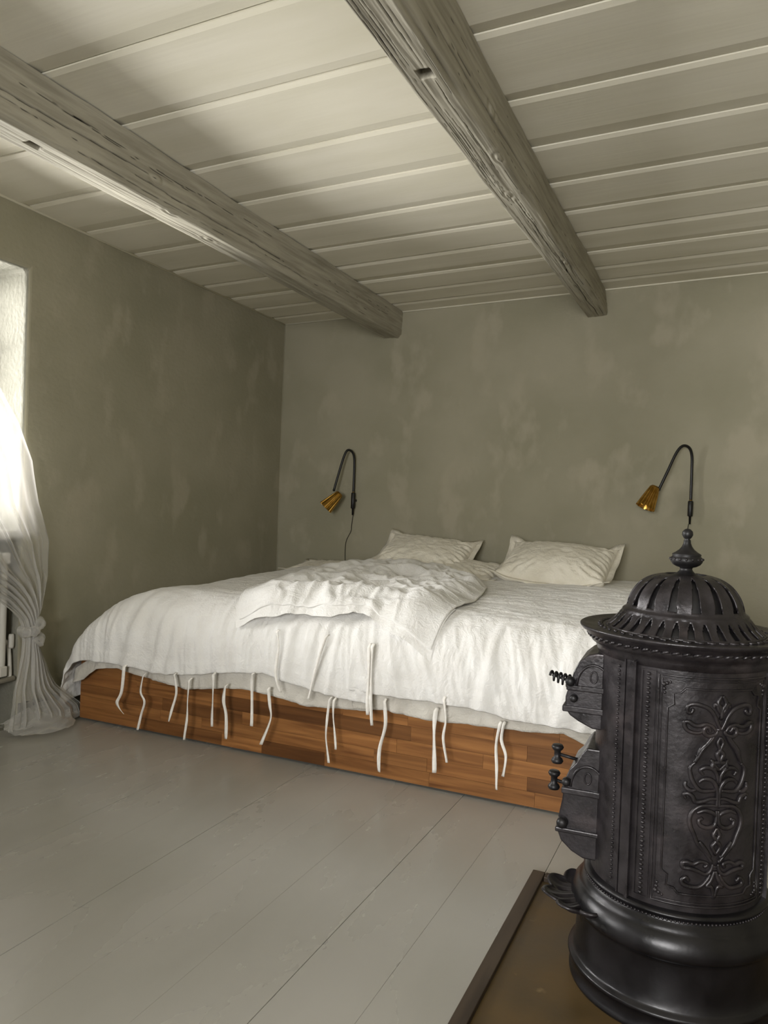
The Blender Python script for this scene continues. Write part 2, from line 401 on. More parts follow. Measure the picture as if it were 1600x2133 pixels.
def window(name, plane, u0, u1, z0, z1, pos):
    """frame, mullion, glazing bars and panes; plane 'x' or 'y' is the wall's normal"""
    def bx(m, a0, a1, d0, d1, c0, c1):
        if plane == 'x': m.box(pos+d0, pos+d1, a0, a1, c0, c1)
        else: m.box(a0, a1, pos+d0, pos+d1, c0, c1)
    fr = Mb(); t = .05
    bx(fr, u0, u0+t, 0, .07, z0, z1); bx(fr, u1-t, u1, 0, .07, z0, z1)
    bx(fr, u0+t, u1-t, 0, .07, z0, z0+t); bx(fr, u0+t, u1-t, 0, .07, z1-t, z1)
    mid = (u0+u1)/2; bx(fr, mid-.035, mid+.035, 0, .07, z0+t, z1-t)
    w = fr.build(name, m_frame, smooth=False); w['kind'] = 'structure'; bevel(w, .004)
    for a, c in ((u0+t, mid-.035), (mid+.035, u1-t)):
        m = Mb()
        for k in (1, 2):
            zc = z0+t+(z1-z0-2*t)*k/3; bx(m, a, c, .02, .05, zc-.012, zc+.012)
        m.build('glazing_bar', m_frame, w, smooth=False)
        for k in range(3):
            za = z0+t+(z1-z0-2*t)*k/3+.012*(k > 0); zb = z0+t+(z1-z0-2*t)*(k+1)/3-.012*(k < 2)
            m = Mb(); bx(m, a, c, .033, .037, za, zb); m.build('pane', m_glass, w, smooth=False)
    return w
window('window_1', 'x', WY0, WY1, WZ0, WZ1, XL-.39)
window('window_2', 'x', -.75, .45, WZ0, WZ1, XL-.39)
window('window_3', 'y', -1.0, .5, .9, 2.25, YF-.26)
sill = Mb().box(XL-.32, XL+.012, WY0+.002, WY1-.002, WZ0-.045, WZ0).build('window_sill', m_reveal, bpy.data.objects['window_1'], smooth=False)
bevel(sill, .008, 3)

# thin cover strips where ceiling and walls meet, caulked corner
def strip(name, a, b_, w=.016, h=.014, mat_=m_trim):
    d = (Vector(b_)-Vector(a))
    m = Mb().tube([a, b_], w*.5, 8).build(name, mat_); m['kind'] = 'structure'; return m
strip('trim_1', (XL+.003, YF, cz(XL, YF)+.0), (XL+.003, YB, cz(XL, YB)+.0))
strip('trim_2', (XL, YB-.003, cz(XL, YB)), (XR, YB-.003, cz(XR, YB)))
strip('trim_3', (XL+.001, YB-.001, 0), (XL+.001, YB-.001, cz(XL, YB)), .009, mat_=m_wall)
b1 = Mb().box(XL-.25, XL-.235, WY0+.003, WY1-.003, 0, .16).build('baseboard_left', m_base, smooth=False); b1['kind'] = 'structure'
b2 = Mb().box(-.2, XR, YB-.018, YB, 0, .12).build('baseboard_back', m_base, smooth=False); b2['kind'] = 'structure'
b3 = Mb().box(XL, XL+.018, WY1+.01, YB-.02, 0, .12).build('baseboard_right', m_base, smooth=False); b3['kind'] = 'structure'; b3.name = 'baseboard_side'

# ------------------------------------------------------------ beams
def make_beam(x0b, x1b, x1t, zb0, zb1, label, seed, cracks, notch, wane, flat_end=True):
    """perimeter strip: left side, bottom, right side; carved cracks and mortise"""
    ny = 560; yy = np.concatenate([np.linspace(YF, 1.5, 40)[:-1], np.linspace(1.5, YB+.02, ny)])
    nl, nb, nr = 26, 84, 70
    ny = len(yy)
    s = np.concatenate([np.linspace(0, 1, nl, endpoint=False), 1+np.linspace(0, 1, nb, endpoint=False), 2+np.linspace(0, 1, nr)])
    ns = len(s)
    Y, S = np.meshgrid(yy, s, indexing='ij')
    zb = zb0 + (zb1-zb0)*(Y-1.8)/(5.1-1.8)
    ztop = cz(x0b, Y)+.0015+.003*pn(Y*6, S*0, seed=seed+30)
    wob = .006*fbm(Y*1.3, S*0, seed=seed)
    xl = x0b + wob; xr = x1b + .006*fbm(Y*1.1, S*0+5, seed=seed+1); xrt = x1t + .004*fbm(Y*1.5, S*0+9, seed=seed+2)
    X = np.where(S < 1, xl+(-.006)*(1-S), np.where(S < 2, xl+(xr-xl)*(S-1), xr+(xrt-xr)*(S-2)))
    Z = np.where(S < 1, ztop+(zb-ztop)*S, np.where(S < 2, zb, zb+(ztop-zb)*(S-2)))
    # rounded / waney arrises
    def arris(S0, rad, sgn):
        d = np.abs(S-S0)*np.where(S < S0, .17, .17); k = np.clip(1-d/rad, 0, 1)**2
        return k
    wan = wane*(.6+.9*np.clip(fbm(Y*1.7, S*0+2, seed=seed+4), -.3, 1))
    k2 = arris(2, .028, 1); X -= k2*wan*.7; Z += k2*wan
    k1 = arris(1, .016, 1); X += k1*.004; Z += k1*.005
    nxv = np.where(S < 1, -1., np.where(S < 2, 0., 1.)); nzv = np.where((S >= 1) & (S < 2), -1., 0.)
    # long grain relief
    perim = S*.17
    rel = .0022*pn(perim*38, Y*1.8, seed=seed+6) + .0012*pn(perim*90, Y*4, seed=seed+7) + .004*pn(perim*9, Y*1.2, seed=seed+8)
    # knots
    crack_shade = np.zeros_like(S)
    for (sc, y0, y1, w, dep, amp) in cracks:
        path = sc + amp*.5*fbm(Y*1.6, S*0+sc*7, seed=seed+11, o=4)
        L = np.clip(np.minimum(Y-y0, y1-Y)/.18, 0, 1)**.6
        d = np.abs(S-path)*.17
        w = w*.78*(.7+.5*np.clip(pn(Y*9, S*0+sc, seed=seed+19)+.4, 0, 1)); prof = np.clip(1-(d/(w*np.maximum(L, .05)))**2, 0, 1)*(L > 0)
        crack_shade = np.maximum(crack_shade, prof)
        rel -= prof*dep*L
    for (ks, ky, kr) in [(1.9, 2.62, .03), (1.45, 2.95, .028), (1.75, 3.9, .03), (2.45, 2.5, .03)]:
        d = np.sqrt(((S-ks)*.17)**2+((Y-ky)*.5)**2)/kr
        rel += .0035*np.exp(-d*d)*(.5+.8*np.sin(d*7))
    X = X + nxv*rel; Z = Z + nzv*rel
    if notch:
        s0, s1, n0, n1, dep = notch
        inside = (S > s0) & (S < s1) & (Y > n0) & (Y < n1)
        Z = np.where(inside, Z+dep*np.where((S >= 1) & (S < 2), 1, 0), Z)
        crack_shade = np.where(inside, 1.0, crack_shade)  # mortise shade goes into the colour as well
    V = np.stack([X, Y, Z], -1).reshape(-1, 3)
    F = gridfaces(ny, ns)[:, ::-1]
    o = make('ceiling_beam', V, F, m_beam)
    a = o.data.attributes.new('crack_shade', 'FLOAT', 'POINT'); a.data.foreach_set('value', np.clip(crack_shade.ravel()*1.3, 0, 1).astype(np.float32))
    tag(o, label, 'beam', 'painted ceiling beams')
    return o
rc = random.Random(3)
def crackset(rc, n, lo, hi, y0=1.2, y1=5.0, w=.0016, dep=.010):
    L = []
    for _ in range(n):
        s = rc.uniform(lo, hi); a = rc.uniform(y0, y1-.2); ln = rc.uniform(.18, .7)
        L.append((s, a, min(a+ln, 5.15), w*rc.uniform(.6, 1.5), dep*rc.uniform(.5, 1.1), rc.uniform(.05, .12)))
    return L
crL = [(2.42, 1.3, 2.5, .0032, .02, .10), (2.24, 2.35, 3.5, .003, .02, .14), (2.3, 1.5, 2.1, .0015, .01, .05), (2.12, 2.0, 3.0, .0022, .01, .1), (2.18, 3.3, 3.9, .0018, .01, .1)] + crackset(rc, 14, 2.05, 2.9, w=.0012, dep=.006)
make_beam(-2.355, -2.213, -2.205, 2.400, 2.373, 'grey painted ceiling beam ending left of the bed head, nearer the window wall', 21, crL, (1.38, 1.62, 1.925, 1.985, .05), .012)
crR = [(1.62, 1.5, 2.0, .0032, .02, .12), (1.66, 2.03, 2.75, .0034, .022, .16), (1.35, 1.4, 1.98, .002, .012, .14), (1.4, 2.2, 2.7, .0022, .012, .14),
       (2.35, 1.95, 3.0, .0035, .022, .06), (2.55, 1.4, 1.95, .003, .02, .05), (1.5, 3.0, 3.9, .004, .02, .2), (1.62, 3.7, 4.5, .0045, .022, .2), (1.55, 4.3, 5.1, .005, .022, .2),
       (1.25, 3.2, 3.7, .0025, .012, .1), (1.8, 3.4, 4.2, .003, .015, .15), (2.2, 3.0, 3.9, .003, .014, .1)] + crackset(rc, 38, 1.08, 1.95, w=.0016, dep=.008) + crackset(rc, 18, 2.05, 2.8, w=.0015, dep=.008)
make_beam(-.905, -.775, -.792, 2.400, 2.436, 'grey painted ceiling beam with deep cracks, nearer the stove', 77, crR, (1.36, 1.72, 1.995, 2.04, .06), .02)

# ------------------------------------------------------------ bed
bed = thing('platform_bed', 'low wide wooden platform bed of oiled staves under white bedding', 'bed', (-1.7, 4.0, 0))
BX0, BX1, BY0, BY1 = -3.05, -.36, 3.0, 5.08
panel = Mb().box(BX0+.002, BX1, BY0+.004, BY0+.026, .012, .325).build('front_panel', m_hframe, bed, smooth=False)
Mb().box(BX0, BX0+.024, BY0+.027, BY1, .012, .325).build('side_panel', m_stave, bed, smooth=False)
Mb().box(BX1-.024, BX1, BY0+.027, BY1, .012, .325).build('side_panel', m_stave, bed, smooth=False)
Mb().box(BX0+.03, BX1-.03, BY0+.03, BY1, .25, .32).build('slatted_base', m_stave, bed, smooth=False)
for xx in (BX0+.1, BX1-.14):
    for yy in (BY0+.1, BY1-.14):
        Mb().box(xx, xx+.05, yy, yy+.05, 0, .25).build('leg', m_hframe, bed, smooth=False)
rs = random.Random(12)
zz = [.012, .072, .128, .188, .250, .327]
for r in range(5):
    x = BX0
    while x < BX1-.01:
        L = rs.uniform(.22, .62); x2 = min(x+L, BX1)
        if BX1-x2 < .12: x2 = BX1
        pr = rs.uniform(0, .0012)
        o = Mb().box(x+.0004, x2-.0004, BY0-pr, BY0+.004, zz[r]+.0004, zz[r+1]-.0004).build('stave', m_stave, panel, smooth=False)
        o.data.transform(Matrix.Translation((-x, -BY0, -zz[r]))); o.matrix_parent_inverse = Matrix.Translation((0, 0, 0)); o.location = (x-bed.location.x, BY0-bed.location.y, zz[r])
        o.matrix_parent_inverse = worldmat(panel).inverted(); o.location = (x, BY0, zz[r])
        x = x2
mt = Mb().box(BX0+.03, BX1-.03, BY0+.03, BY1-.02, .327, .545).build('mattress', m_mattress); bevel(mt, .06, 5)
tag(mt, 'thick white mattress under the duvets on the platform bed', 'mattress')

# ---- drape geometry shared by the bedding
def ztop(x, y):
    return .702 + .022*np.clip((x+3.0)/2.6, 0, 1) + .022*sst(3.5, 4.8, y) + .010*fbm(x*2.1, y*2.1, seed=40)
RX, RY = .50, .27
X0, Y0 = -3.12, 2.940      # outer faces of the hanging cloth
def drape(p, q, inflate=0.0):
    """cloth coordinates (p along the bed, q towards the wall) to space; the far left and front edges hang"""
    rx, ry = RX+inflate, RY+inflate
    x0, y0 = X0-inflate, Y0-inflate
    a = np.maximum(0, (x0+rx)-p); b = np.maximum(0, (y0+ry)-q)
    def arc(s, r):
        g = np.minimum(s/r, np.pi/2)
        return r*np.sin(g), r*(1-np.cos(g))+np.maximum(0, s-r*np.pi/2)
    oa, da = arc(a, rx); ob, db = arc(b, ry)
    x = np.where(a > 0, (x0+rx)-oa, p); y = np.where(b > 0, (y0+ry)-ob, q)
    z = ztop(np.clip(x, X0, 0), np.clip(y, Y0, 5.1))+inflate-np.sqrt(da*da+db*db)
    return np.stack([x, y, np.maximum(z, .03)], -1)
def normals(P):
    du = np.gradient(P, axis=0); dv = np.gradient(P, axis=1)
    n = np.cross(du, dv); n /= np.linalg.norm(n, axis=-1, keepdims=True)+1e-9
    return n
def relax(P, B, Nn, lu, lv, iters=60, grav=.00012, anchor=.012, bend=.3, low=-.004, pin=None):
    """small cloth solver: rest lengths longer than the drape make it buckle into folds, B and Nn keep it on the bed"""
    P = P.copy(); P0 = P.copy()
    def con(A, C, L):
        d = C-A; l = np.sqrt((d*d).sum(-1))+1e-9
        c = (d*((l-L)/l*.5)[..., None]); A += c; C -= c
    for it in range(iters):
        P[..., 2] -= grav
        for rep in range(3):
            for o in (0, 1):
                n = (P.shape[0]-o)//2*2
                con(P[o:o+n:2], P[o+1:o+n:2], lu[o:o+n:2])
                n = (P.shape[1]-o)//2*2
                con(P[:, o:o+n:2], P[:, o+1:o+n:2], lv[:, o:o+n:2])
            for ax, base in ((0, lu), (1, lv)):
                for st, kk in ((2, .97), (4, .93)):
                    cs = np.cumsum(base, axis=ax); z = np.zeros_like(cs[:1] if ax == 0 else cs[:, :1])
                    cs = np.concatenate([z, cs], ax)
                    n = P.shape[ax]-st
                    if ax == 0: A, C, L = P[:n], P[st:], cs[st:]-cs[:-st]
                    else: A, C, L = P[:, :n], P[:, st:], cs[:, st:]-cs[:, :-st]
                    d = C-A; l = np.sqrt((d*d).sum(-1))+1e-9
                    c = d*(np.minimum(l-L*kk, 0)/l*.25*bend)[..., None]
                    if ax == 0: P[:n] += c; P[st:] -= c
                    else: P[:, :n] += c; P[:, st:] -= c
        P += (B-P)*anchor
        h = ((P-B)*Nn).sum(-1); P += Nn*np.maximum(low-h, 0)[..., None]
        if pin is not None: P = np.where(pin[..., None], P0, P)
    return P
def rest(P, su, sv):
    lu = np.sqrt(((P[1:]-P[:-1])**2).sum(-1)); lv = np.sqrt(((P[:, 1:]-P[:, :-1])**2).sum(-1))
    return lu*(1+su[1:]), lv*(1+sv[:, 1:])
def blur(P, n=1):
    for _ in range(n):
        Q = P.copy()
        Q[1:-1] += .25*(P[2:]+P[:-2]-2*P[1:-1]); Q[:, 1:-1] += .25*(P[:, 2:]+P[:, :-2]-2*P[:, 1:-1]); P = Q
    return P

def duvet(pa, pb, hemlen, seed, nu, nv, inflate, back, slack, skew, spots, iters=50):
    p = np.linspace(pa, pb, nu)
    Pp, T = np.meshgrid(p, np.linspace(0, 1, nv), indexing='ij')
    q0 = (Y0+RY) - hemlen(Pp)
    Qq = q0 + (back-q0)*T**.9
    B = drape(Pp, Qq, inflate); Nn = normals(B)
    s_ = (Y0+RY)-Qq                                   # cloth length below the top edge
    hang = sst(.02, .34, s_)
    near = sst(-.5, .1, s_)
    # pleats running down the front, leaning a little
    uu = Pp+skew*Qq
    n1 = pn(uu*13, Qq*1.6, seed=seed); n2 = pn(uu*27, Qq*2.6, seed=seed+1)
    amp = .45+.9*np.clip(pn(Pp*1.9, Qq*0+seed*.7, seed=seed+5)+.35, 0, 1)
    d = hang*amp*(.036*(.32-np.abs(n1))+.018*(.3-np.abs(n2)))
    for (px_, w_, a_) in spots:                        # individual deep folds
        c_ = Pp-(px_+.10*(Qq-2.8)+.008*np.sin(Qq*14))
        ww = w_*(.75+.5*sst(.1, .6, s_))
        d = d + a_*sst(.03, .30, s_)*(np.exp(-(c_/ww)**2)-.55*np.exp(-((c_-ww*1.6)/ww)**2)-.45*np.exp(-((c_+ww*1.6)/ww)**2))
    # flat crinkles on the top
    flat = 1-hang
    d = d + flat*(.016*(.3-np.abs(fbm(Pp*3.2+Qq*.8, Qq*9, seed=seed+2)))+.008*(.3-np.abs(pn(Pp*8, Qq*22, seed=seed+3))))
    d = d + .004*pn(Pp*31, Qq*19, seed=seed+7)*(.3+near)
    P = B + Nn*(d+.003)[..., None]
    su = .004+slack*hang*amp; sv = .006+.012*flat
    lu, lv = rest(B, su, sv)
    pin = np.zeros(Pp.shape, bool); pin[:, -1] = True
    P = relax(P, B, Nn, lu, lv, iters, pin=pin, low=-.006)
    # stitched hem band
    P[:, :4] += Nn[:, :4]*.0045
    return P, Pp, Qq
def hemline(P, k=2):
    return P
def interp(tab):
    a = np.array(tab); return lambda x: np.interp(x, a[:, 0], a[:, 1])
def solid(o, t, off=-1):
    m = o.modifiers.new('thick', 'SOLIDIFY'); m.thickness = t; m.offset = off; return o
def addsub(o, lv=1):
    m = o.modifiers.new('sub', 'SUBSURF'); m.levels = lv; m.render_levels = lv; return o

# hanging length (in cloth, from the start of the rounding) so that the hem lands at its height
def hl(zh, top=.715, r=RY): return r*np.pi/2 + (top-r-zh)
hemA = interp([(-3.6, hl(.50)), (-3.3, hl(.42)), (-3.05, hl(.385)), (-2.9, hl(.36)), (-2.7, hl(.345)), (-2.5, hl(.335)), (-2.25, hl(.36)), (-1.9, hl(.40)), (-1.75, hl(.37)), (-1.5, hl(.34)), (-1.3, hl(.33))])
hemB = interp([(-1.6, hl(.37)), (-1.35, hl(.365)), (-1.1, hl(.375)), (-.9, hl(.36)), (-.75, hl(.345)), (-.6, hl(.345)), (-.45, hl(.33)), (-.3, hl(.30))])
PA, ppA, qqA = duvet(-3.50, -1.36, hemA, 3, 300, 190, .0, 4.78, .05, .12, [(-2.67, .032, .038), (-2.50, .024, .030), (-2.42, .02, .018), (-1.78, .030, .024), (-1.62, .02, .016), (-1.56, .018, .014)])
dA = thing('duvet', 'white linen duvet hanging over the left end of the bed front, many tape ties', 'duvet', (-2.3, 3.9, .66), group='white linen duvets')
addsub(solid(make('cover', PA.reshape(-1, 3), gridfaces(*PA.shape[:2]), m_linen, dA), .006))
PB, ppB, qqB = duvet(-1.46, -.33, hemB, 9, 170, 190, .010, 4.98, .05, .35, [(-.86, .022, .018), (-.55, .03, .016), (-.46, .02, .014)])
dB = thing('duvet', 'smooth white linen duvet on the right half of the bed, beside the stove', 'duvet', (-.9, 3.9, .66), group='white linen duvets')
addsub(solid(make('cover', PB.reshape(-1, 3), gridfaces(*PB.shape[:2]), m_linen, dB), .006))

# lower layer of each cover, peeking below the hem
def lining(parent, xa, xb, ztopf, zbot, seed, yb=2.972, mt_=None):
    nu, nv = int((xb-xa)*90), 16
    X, T = np.meshgrid(np.linspace(xa, xb, nu), np.linspace(0, 1, nv), indexing='ij')
    zb = np.interp(X, *zip(*zbot)); zt_ = np.interp(X, [-3.06, -2.9, -2.6], [.27, .37, ztopf]); Z = zt_+(zb-zt_)*T
    Y = yb - .012*T + (.010*pn(X*17, T*1.5, seed=seed)+.005*pn(X*40, T*3, seed=seed+1))*(.25+T)
    Y = np.minimum(Y, 2.994)
    cl = X < -2.98
    V = np.stack([X, Y, Z], -1)
    return solid(make('cover_lining', V.reshape(-1, 3), gridfaces(nu, nv)[:, ::-1], mt_ or m_under, parent), .004, 1)
lining(dA, -3.06, -1.36, .46, [(-3.06, .20), (-2.99, .225), (-2.9, .29), (-2.77, .31), (-2.59, .285), (-2.33, .262), (-2.15, .29), (-2.02, .305), (-1.87, .30), (-1.67, .275), (-1.48, .293), (-1.3, .30)], 31)
lining(dB, -1.45, -.335, .46, [(-1.5, .293), (-1.3, .315), (-1.08, .305), (-.88, .315), (-.7, .32), (-.55, .335), (-.45, .30), (-.3, .24)], 35, 2.962)

# ---- crumpled third duvet thrown over the middle
def throw_patch(extra, inflate, seed, nu=150, nv=120, slack=.02, iters=70):
    U, W = np.meshgrid(np.linspace(0, 1, nu), np.linspace(0, 1, nv), indexing='ij')
    near = interp2([( -2.07, Y0+RY-.265), (-1.93, Y0+RY-.24), (-1.75, Y0+RY-.20), (-1.6, Y0+RY-.2), (-1.45, Y0+RY-.16), (-1.28, Y0+RY-.24), (-1.10, Y0+RY-.30)], U)
    far = interp2([(-2.32, 4.35), (-2.2, 4.62), (-1.95, 4.72), (-1.7, 4.62), (-1.5, 4.45), (-1.3, 4.22), (-1.19, 4.02)], U)
    # near corner -> far corner with bowed sides
    bowl = -.12*np.sin(np.pi*W)*(1-U) + .06*np.sin(np.pi*W)*U
    Pp = near[0]*(1-W)+far[0]*W + bowl
    Qq = (near[1]-extra)*(1-W)+far[1]*W
    edge = np.minimum(np.minimum(U, 1-U)*1.0, np.minimum((1-W)*1.4, W*1.6+.12))
    puff = inflate+.045*sst(0, .16, edge)+.035*np.exp(-((U-.45)**2+(W-.72)**2)/.06)
    P = drape(Pp, Qq, 0.0); Pn = drape(Pp, Qq, .05)-P
    Pn = Pn/np.linalg.norm(Pn, axis=-1, keepdims=True)
    cr = .050*(.28-np.abs(fbm(Pp*3.2+Qq*1.2, Qq*3.6, seed=seed, o=2))) + .020*(.3-np.abs(fbm(Pp*9+Qq*3, Qq*6, seed=seed+3, o=2)))
    wgt = sst(0.02, .2, edge)
    P = P + Pn*(puff+cr*(.15+wgt))[..., None]
    lu, lv = rest(drape(Pp, Qq, inflate), .02+slack*wgt, .02+slack*wgt)
    return P, Pp, Qq, lu, lv
def interp2(tab, U):
    a = np.array(tab); t = np.linspace(0, 1, len(a)); return np.interp(U, t, a[:, 0]), np.interp(U, t, a[:, 1])
PT, pt, qt, lu, lv = throw_patch(0, .026, 61)
BT = drape(pt, qt, .026)
PT = relax(PT, PT.copy(), normals(BT), lu, lv, 26, grav=0, anchor=.03, bend=.3, low=-.03)
dT = thing('duvet', 'crumpled white duvet thrown back over the middle of the bed, its open hem facing front', 'duvet', (-1.7, 3.7, .72), group='white linen duvets')
addsub(solid(make('cover', PT.reshape(-1, 3), gridfaces(*PT.shape[:2]), m_linen, dT), .008))
P2, *_ = throw_patch(.035, .016, 61, 150, 30)
w = 9
make('cover_lining', P2[:, :w].reshape(-1, 3), gridfaces(150, w), m_linen, dT)

# ---- tape ties, each hanging from a hem
def tie(pts, parent, wdt=.0075, y=2.905):
    P = smooth_path([(x, y, z) for x, z in pts], 7); n = len(P)
    V = []; rw = wdt*.5
    for i, p in enumerate(P):
        t = i/(n-1); a = .9*math.sin(t*5+pts[0][0]*40)
        c, s_ = math.cos(a), math.sin(a)
        yy = p[1] + .012*math.sin(t*4+pts[0][0]*13)*t
        if i == 0: yy += .02
        for (u, v) in ((-1, -1), (1, -1), (1, 1), (-1, 1)):
            V.append((p[0]+rw*u*c-.0016*v*s_, yy+rw*u*s_*.6+.0016*v*c, max(p[2], .012)))
    F = []
    for i in range(n-1):
        for k in range(4): F.append((i*4+k, i*4+(k+1) % 4, (i+1)*4+(k+1) % 4, (i+1)*4+k))
    F += [(3, 2, 1, 0), tuple((n-1)*4+k for k in range(4))]
    return make('tie', V, F, m_tie, parent)
tiesA = [[(-2.676,.348),(-2.683,.217),(-2.708,.155),(-2.675,.105)], [(-2.553,.32),(-2.566,.233),(-2.543,.185),(-2.567,.117),(-2.588,.039)],
 [(-2.372,.345),(-2.355,.262),(-2.372,.180),(-2.383,.117)], [(-2.282,.33),(-2.286,.226),(-2.280,.137),(-2.293,.042)],
 [(-2.144,.375),(-2.140,.269),(-2.150,.123)], [(-2.075,.33),(-2.080,.256),(-2.070,.191),(-2.070,.079)],
 [(-1.932,.400),(-1.935,.341),(-1.920,.166)], [(-1.845,.345),(-1.835,.269),(-1.825,.206),(-1.866,.092)],
 [(-1.534,.345),(-1.544,.249),(-1.550,.165),(-1.530,.065)], [(-1.513,.345),(-1.516,.253),(-1.497,.129)]]
tiesB = [[(-1.278,.375),(-1.267,.271),(-1.287,.168),(-1.288,.072)], [(-1.048,.37),(-1.055,.265),(-1.047,.111)],
 [(-1.018,.42),(-1.007,.330),(-1.016,.252),(-.994,.163)], [(-.783,.355),(-.795,.269),(-.788,.177),(-.788,.092)],
 [(-.768,.357),(-.775,.291),(-.754,.229),(-.765,.147)]]
tiesT = [[(-1.348,.600),(-1.347,.440),(-1.339,.308)], [(-1.335,.600),(-1.334,.442),(-1.318,.267)],
 [(-1.799,.610),(-1.787,.541),(-1.792,.424),(-1.764,.343)], [(-1.549,.615),(-1.583,.513),(-1.616,.405),(-1.632,.329)]]
wv = [.0175, .013, .013, .0125, .0125, .016, .0145, .015, .011, .010]
for t, w_ in zip(tiesA, wv): tie(t, dA, w_)
for t, w_ in zip(tiesB, [.0155, .0185, .011, .012, .013]): tie(t, dB, w_, 2.90)
for t, w_ in zip(tiesT, [.015, .014, .014, .012]): tie(t, dT, w_, 2.885)

# ---- pillows
def pillow(name, label, c, W, D, T, rot, seed, flat=.0, mat_=m_pillow, group='linen pillows', ears=.03):
    n = 64
    U, Vv = np.meshgrid(np.linspace(-1, 1, n), np.linspace(-1, 1, n), indexing='ij')
    U = np.sign(U)*np.abs(U)**.85; Vv = np.sign(Vv)*np.abs(Vv)**.85
    shr = 1-.07*(1-np.abs(Vv)**2); shr2 = 1-.09*(1-np.abs(U)**2)
    x = W/2*U*(1-.05*(1-Vv**2)) ; y = D/2*Vv*(1-.08*(1-U**2))
    e = np.maximum(1-np.maximum(np.abs(U), np.abs(Vv)), 0)
    h = (np.clip(1-np.abs(U)**2.4, 0, 1)*np.clip(1-np.abs(Vv)**2.4, 0, 1))**.5
    wr = .010*(.3-np.abs(fbm(x*16+seed, y*16, seed=seed)))*(h > 0)*np.clip(h*3, 0, 1)
    wr += .007*np.sin(np.arctan2(Vv, U)*26+3*fbm(U*2, Vv*2, seed=seed+2))*np.exp(-((h-.45)/.25)**2)
    out = []
    for sgn in (1, -1):
        z = sgn*T/2*h + wr*(1 if sgn > 0 else .6)
        if sgn < 0: z = np.maximum(z, -T/2*.75)
        P = np.stack([x, y, z], -1)
        out.append(P.reshape(-1, 3))
    # bend the corners up a little
    V = np.concatenate(out); cr2 = (np.abs(V[:, 0])/(W/2)*np.abs(V[:, 1])/(D/2))**3
    V[:, 2] += ears*cr2
    F = np.concatenate([gridfaces(n, n), gridfaces(n, n)[:, ::-1]+n*n])
    o = make(name, V, F, mat_)
    bm = bmesh.new(); bm.from_mesh(o.data); bmesh.ops.remove_doubles(bm, verts=bm.verts, dist=.0008); bm.to_mesh(o.data); bm.free()
    o.location = c; o.rotation_euler = rot
    addsub(o)
    # flat stitched border round the case
    fl = []
    k = np.linspace(-1, 1, 40)
    ring = [(u, -1) for u in k] + [(1, v) for v in k[1:]] + [(u, 1) for u in k[::-1][1:]] + [(-1, v) for v in k[::-1][1:-1]]
    V = []; F = []
    for (u, v) in ring:
        xx = W/2*u*(1-.05*(1-v*v)); yy = D/2*v*(1-.08*(1-u*u)); cc = (abs(u)*abs(v))**3
        nx, ny = (u if abs(u) > .999 else 0), (v if abs(v) > .999 else 0)
        zc = ears*cc
        V += [(xx-nx*.012, yy-ny*.012, zc+.001), (xx+nx*.03, yy+ny*.03, zc+ears*.5*cc+.004*math.sin(u*14+v*9+seed))]
    m = len(ring)
    for i in range(m): j = (i+1) % m; F.append((2*i, 2*j, 2*j+1, 2*i+1))
    fo = make('pillow_border', V, F, mat_, o, local=True); solid(fo, .003, 0)
    tag(o, label, 'pillow', group)
    return o
pillow('pillow', 'plump cream linen pillow at the right of the bed head with upright corners', (-.955, 4.70, .825), .66, .46, .27, (R(22), R(1.5), R(-2)), 5, ears=.05)
pillow('pillow', 'cream linen pillow lying on top of another, below the left wall lamp', (-1.84, 4.76, .835), .60, .46, .20, (R(23), R(4), R(3)), 8, ears=.03)
pillow('pillow', 'shaded lower pillow under the left stack, half hidden by the crumpled duvet', (-1.66, 4.72, .745), .74, .46, .17, (R(6), R(0), R(-3)), 13, ears=.02)
pillow('pillow', 'flat cream pillow lying low behind the crumpled duvet, nearest the corner', (-2.52, 4.80, .70), .62, .40, .10, (R(5), R(0), R(4)), 17, ears=.015)

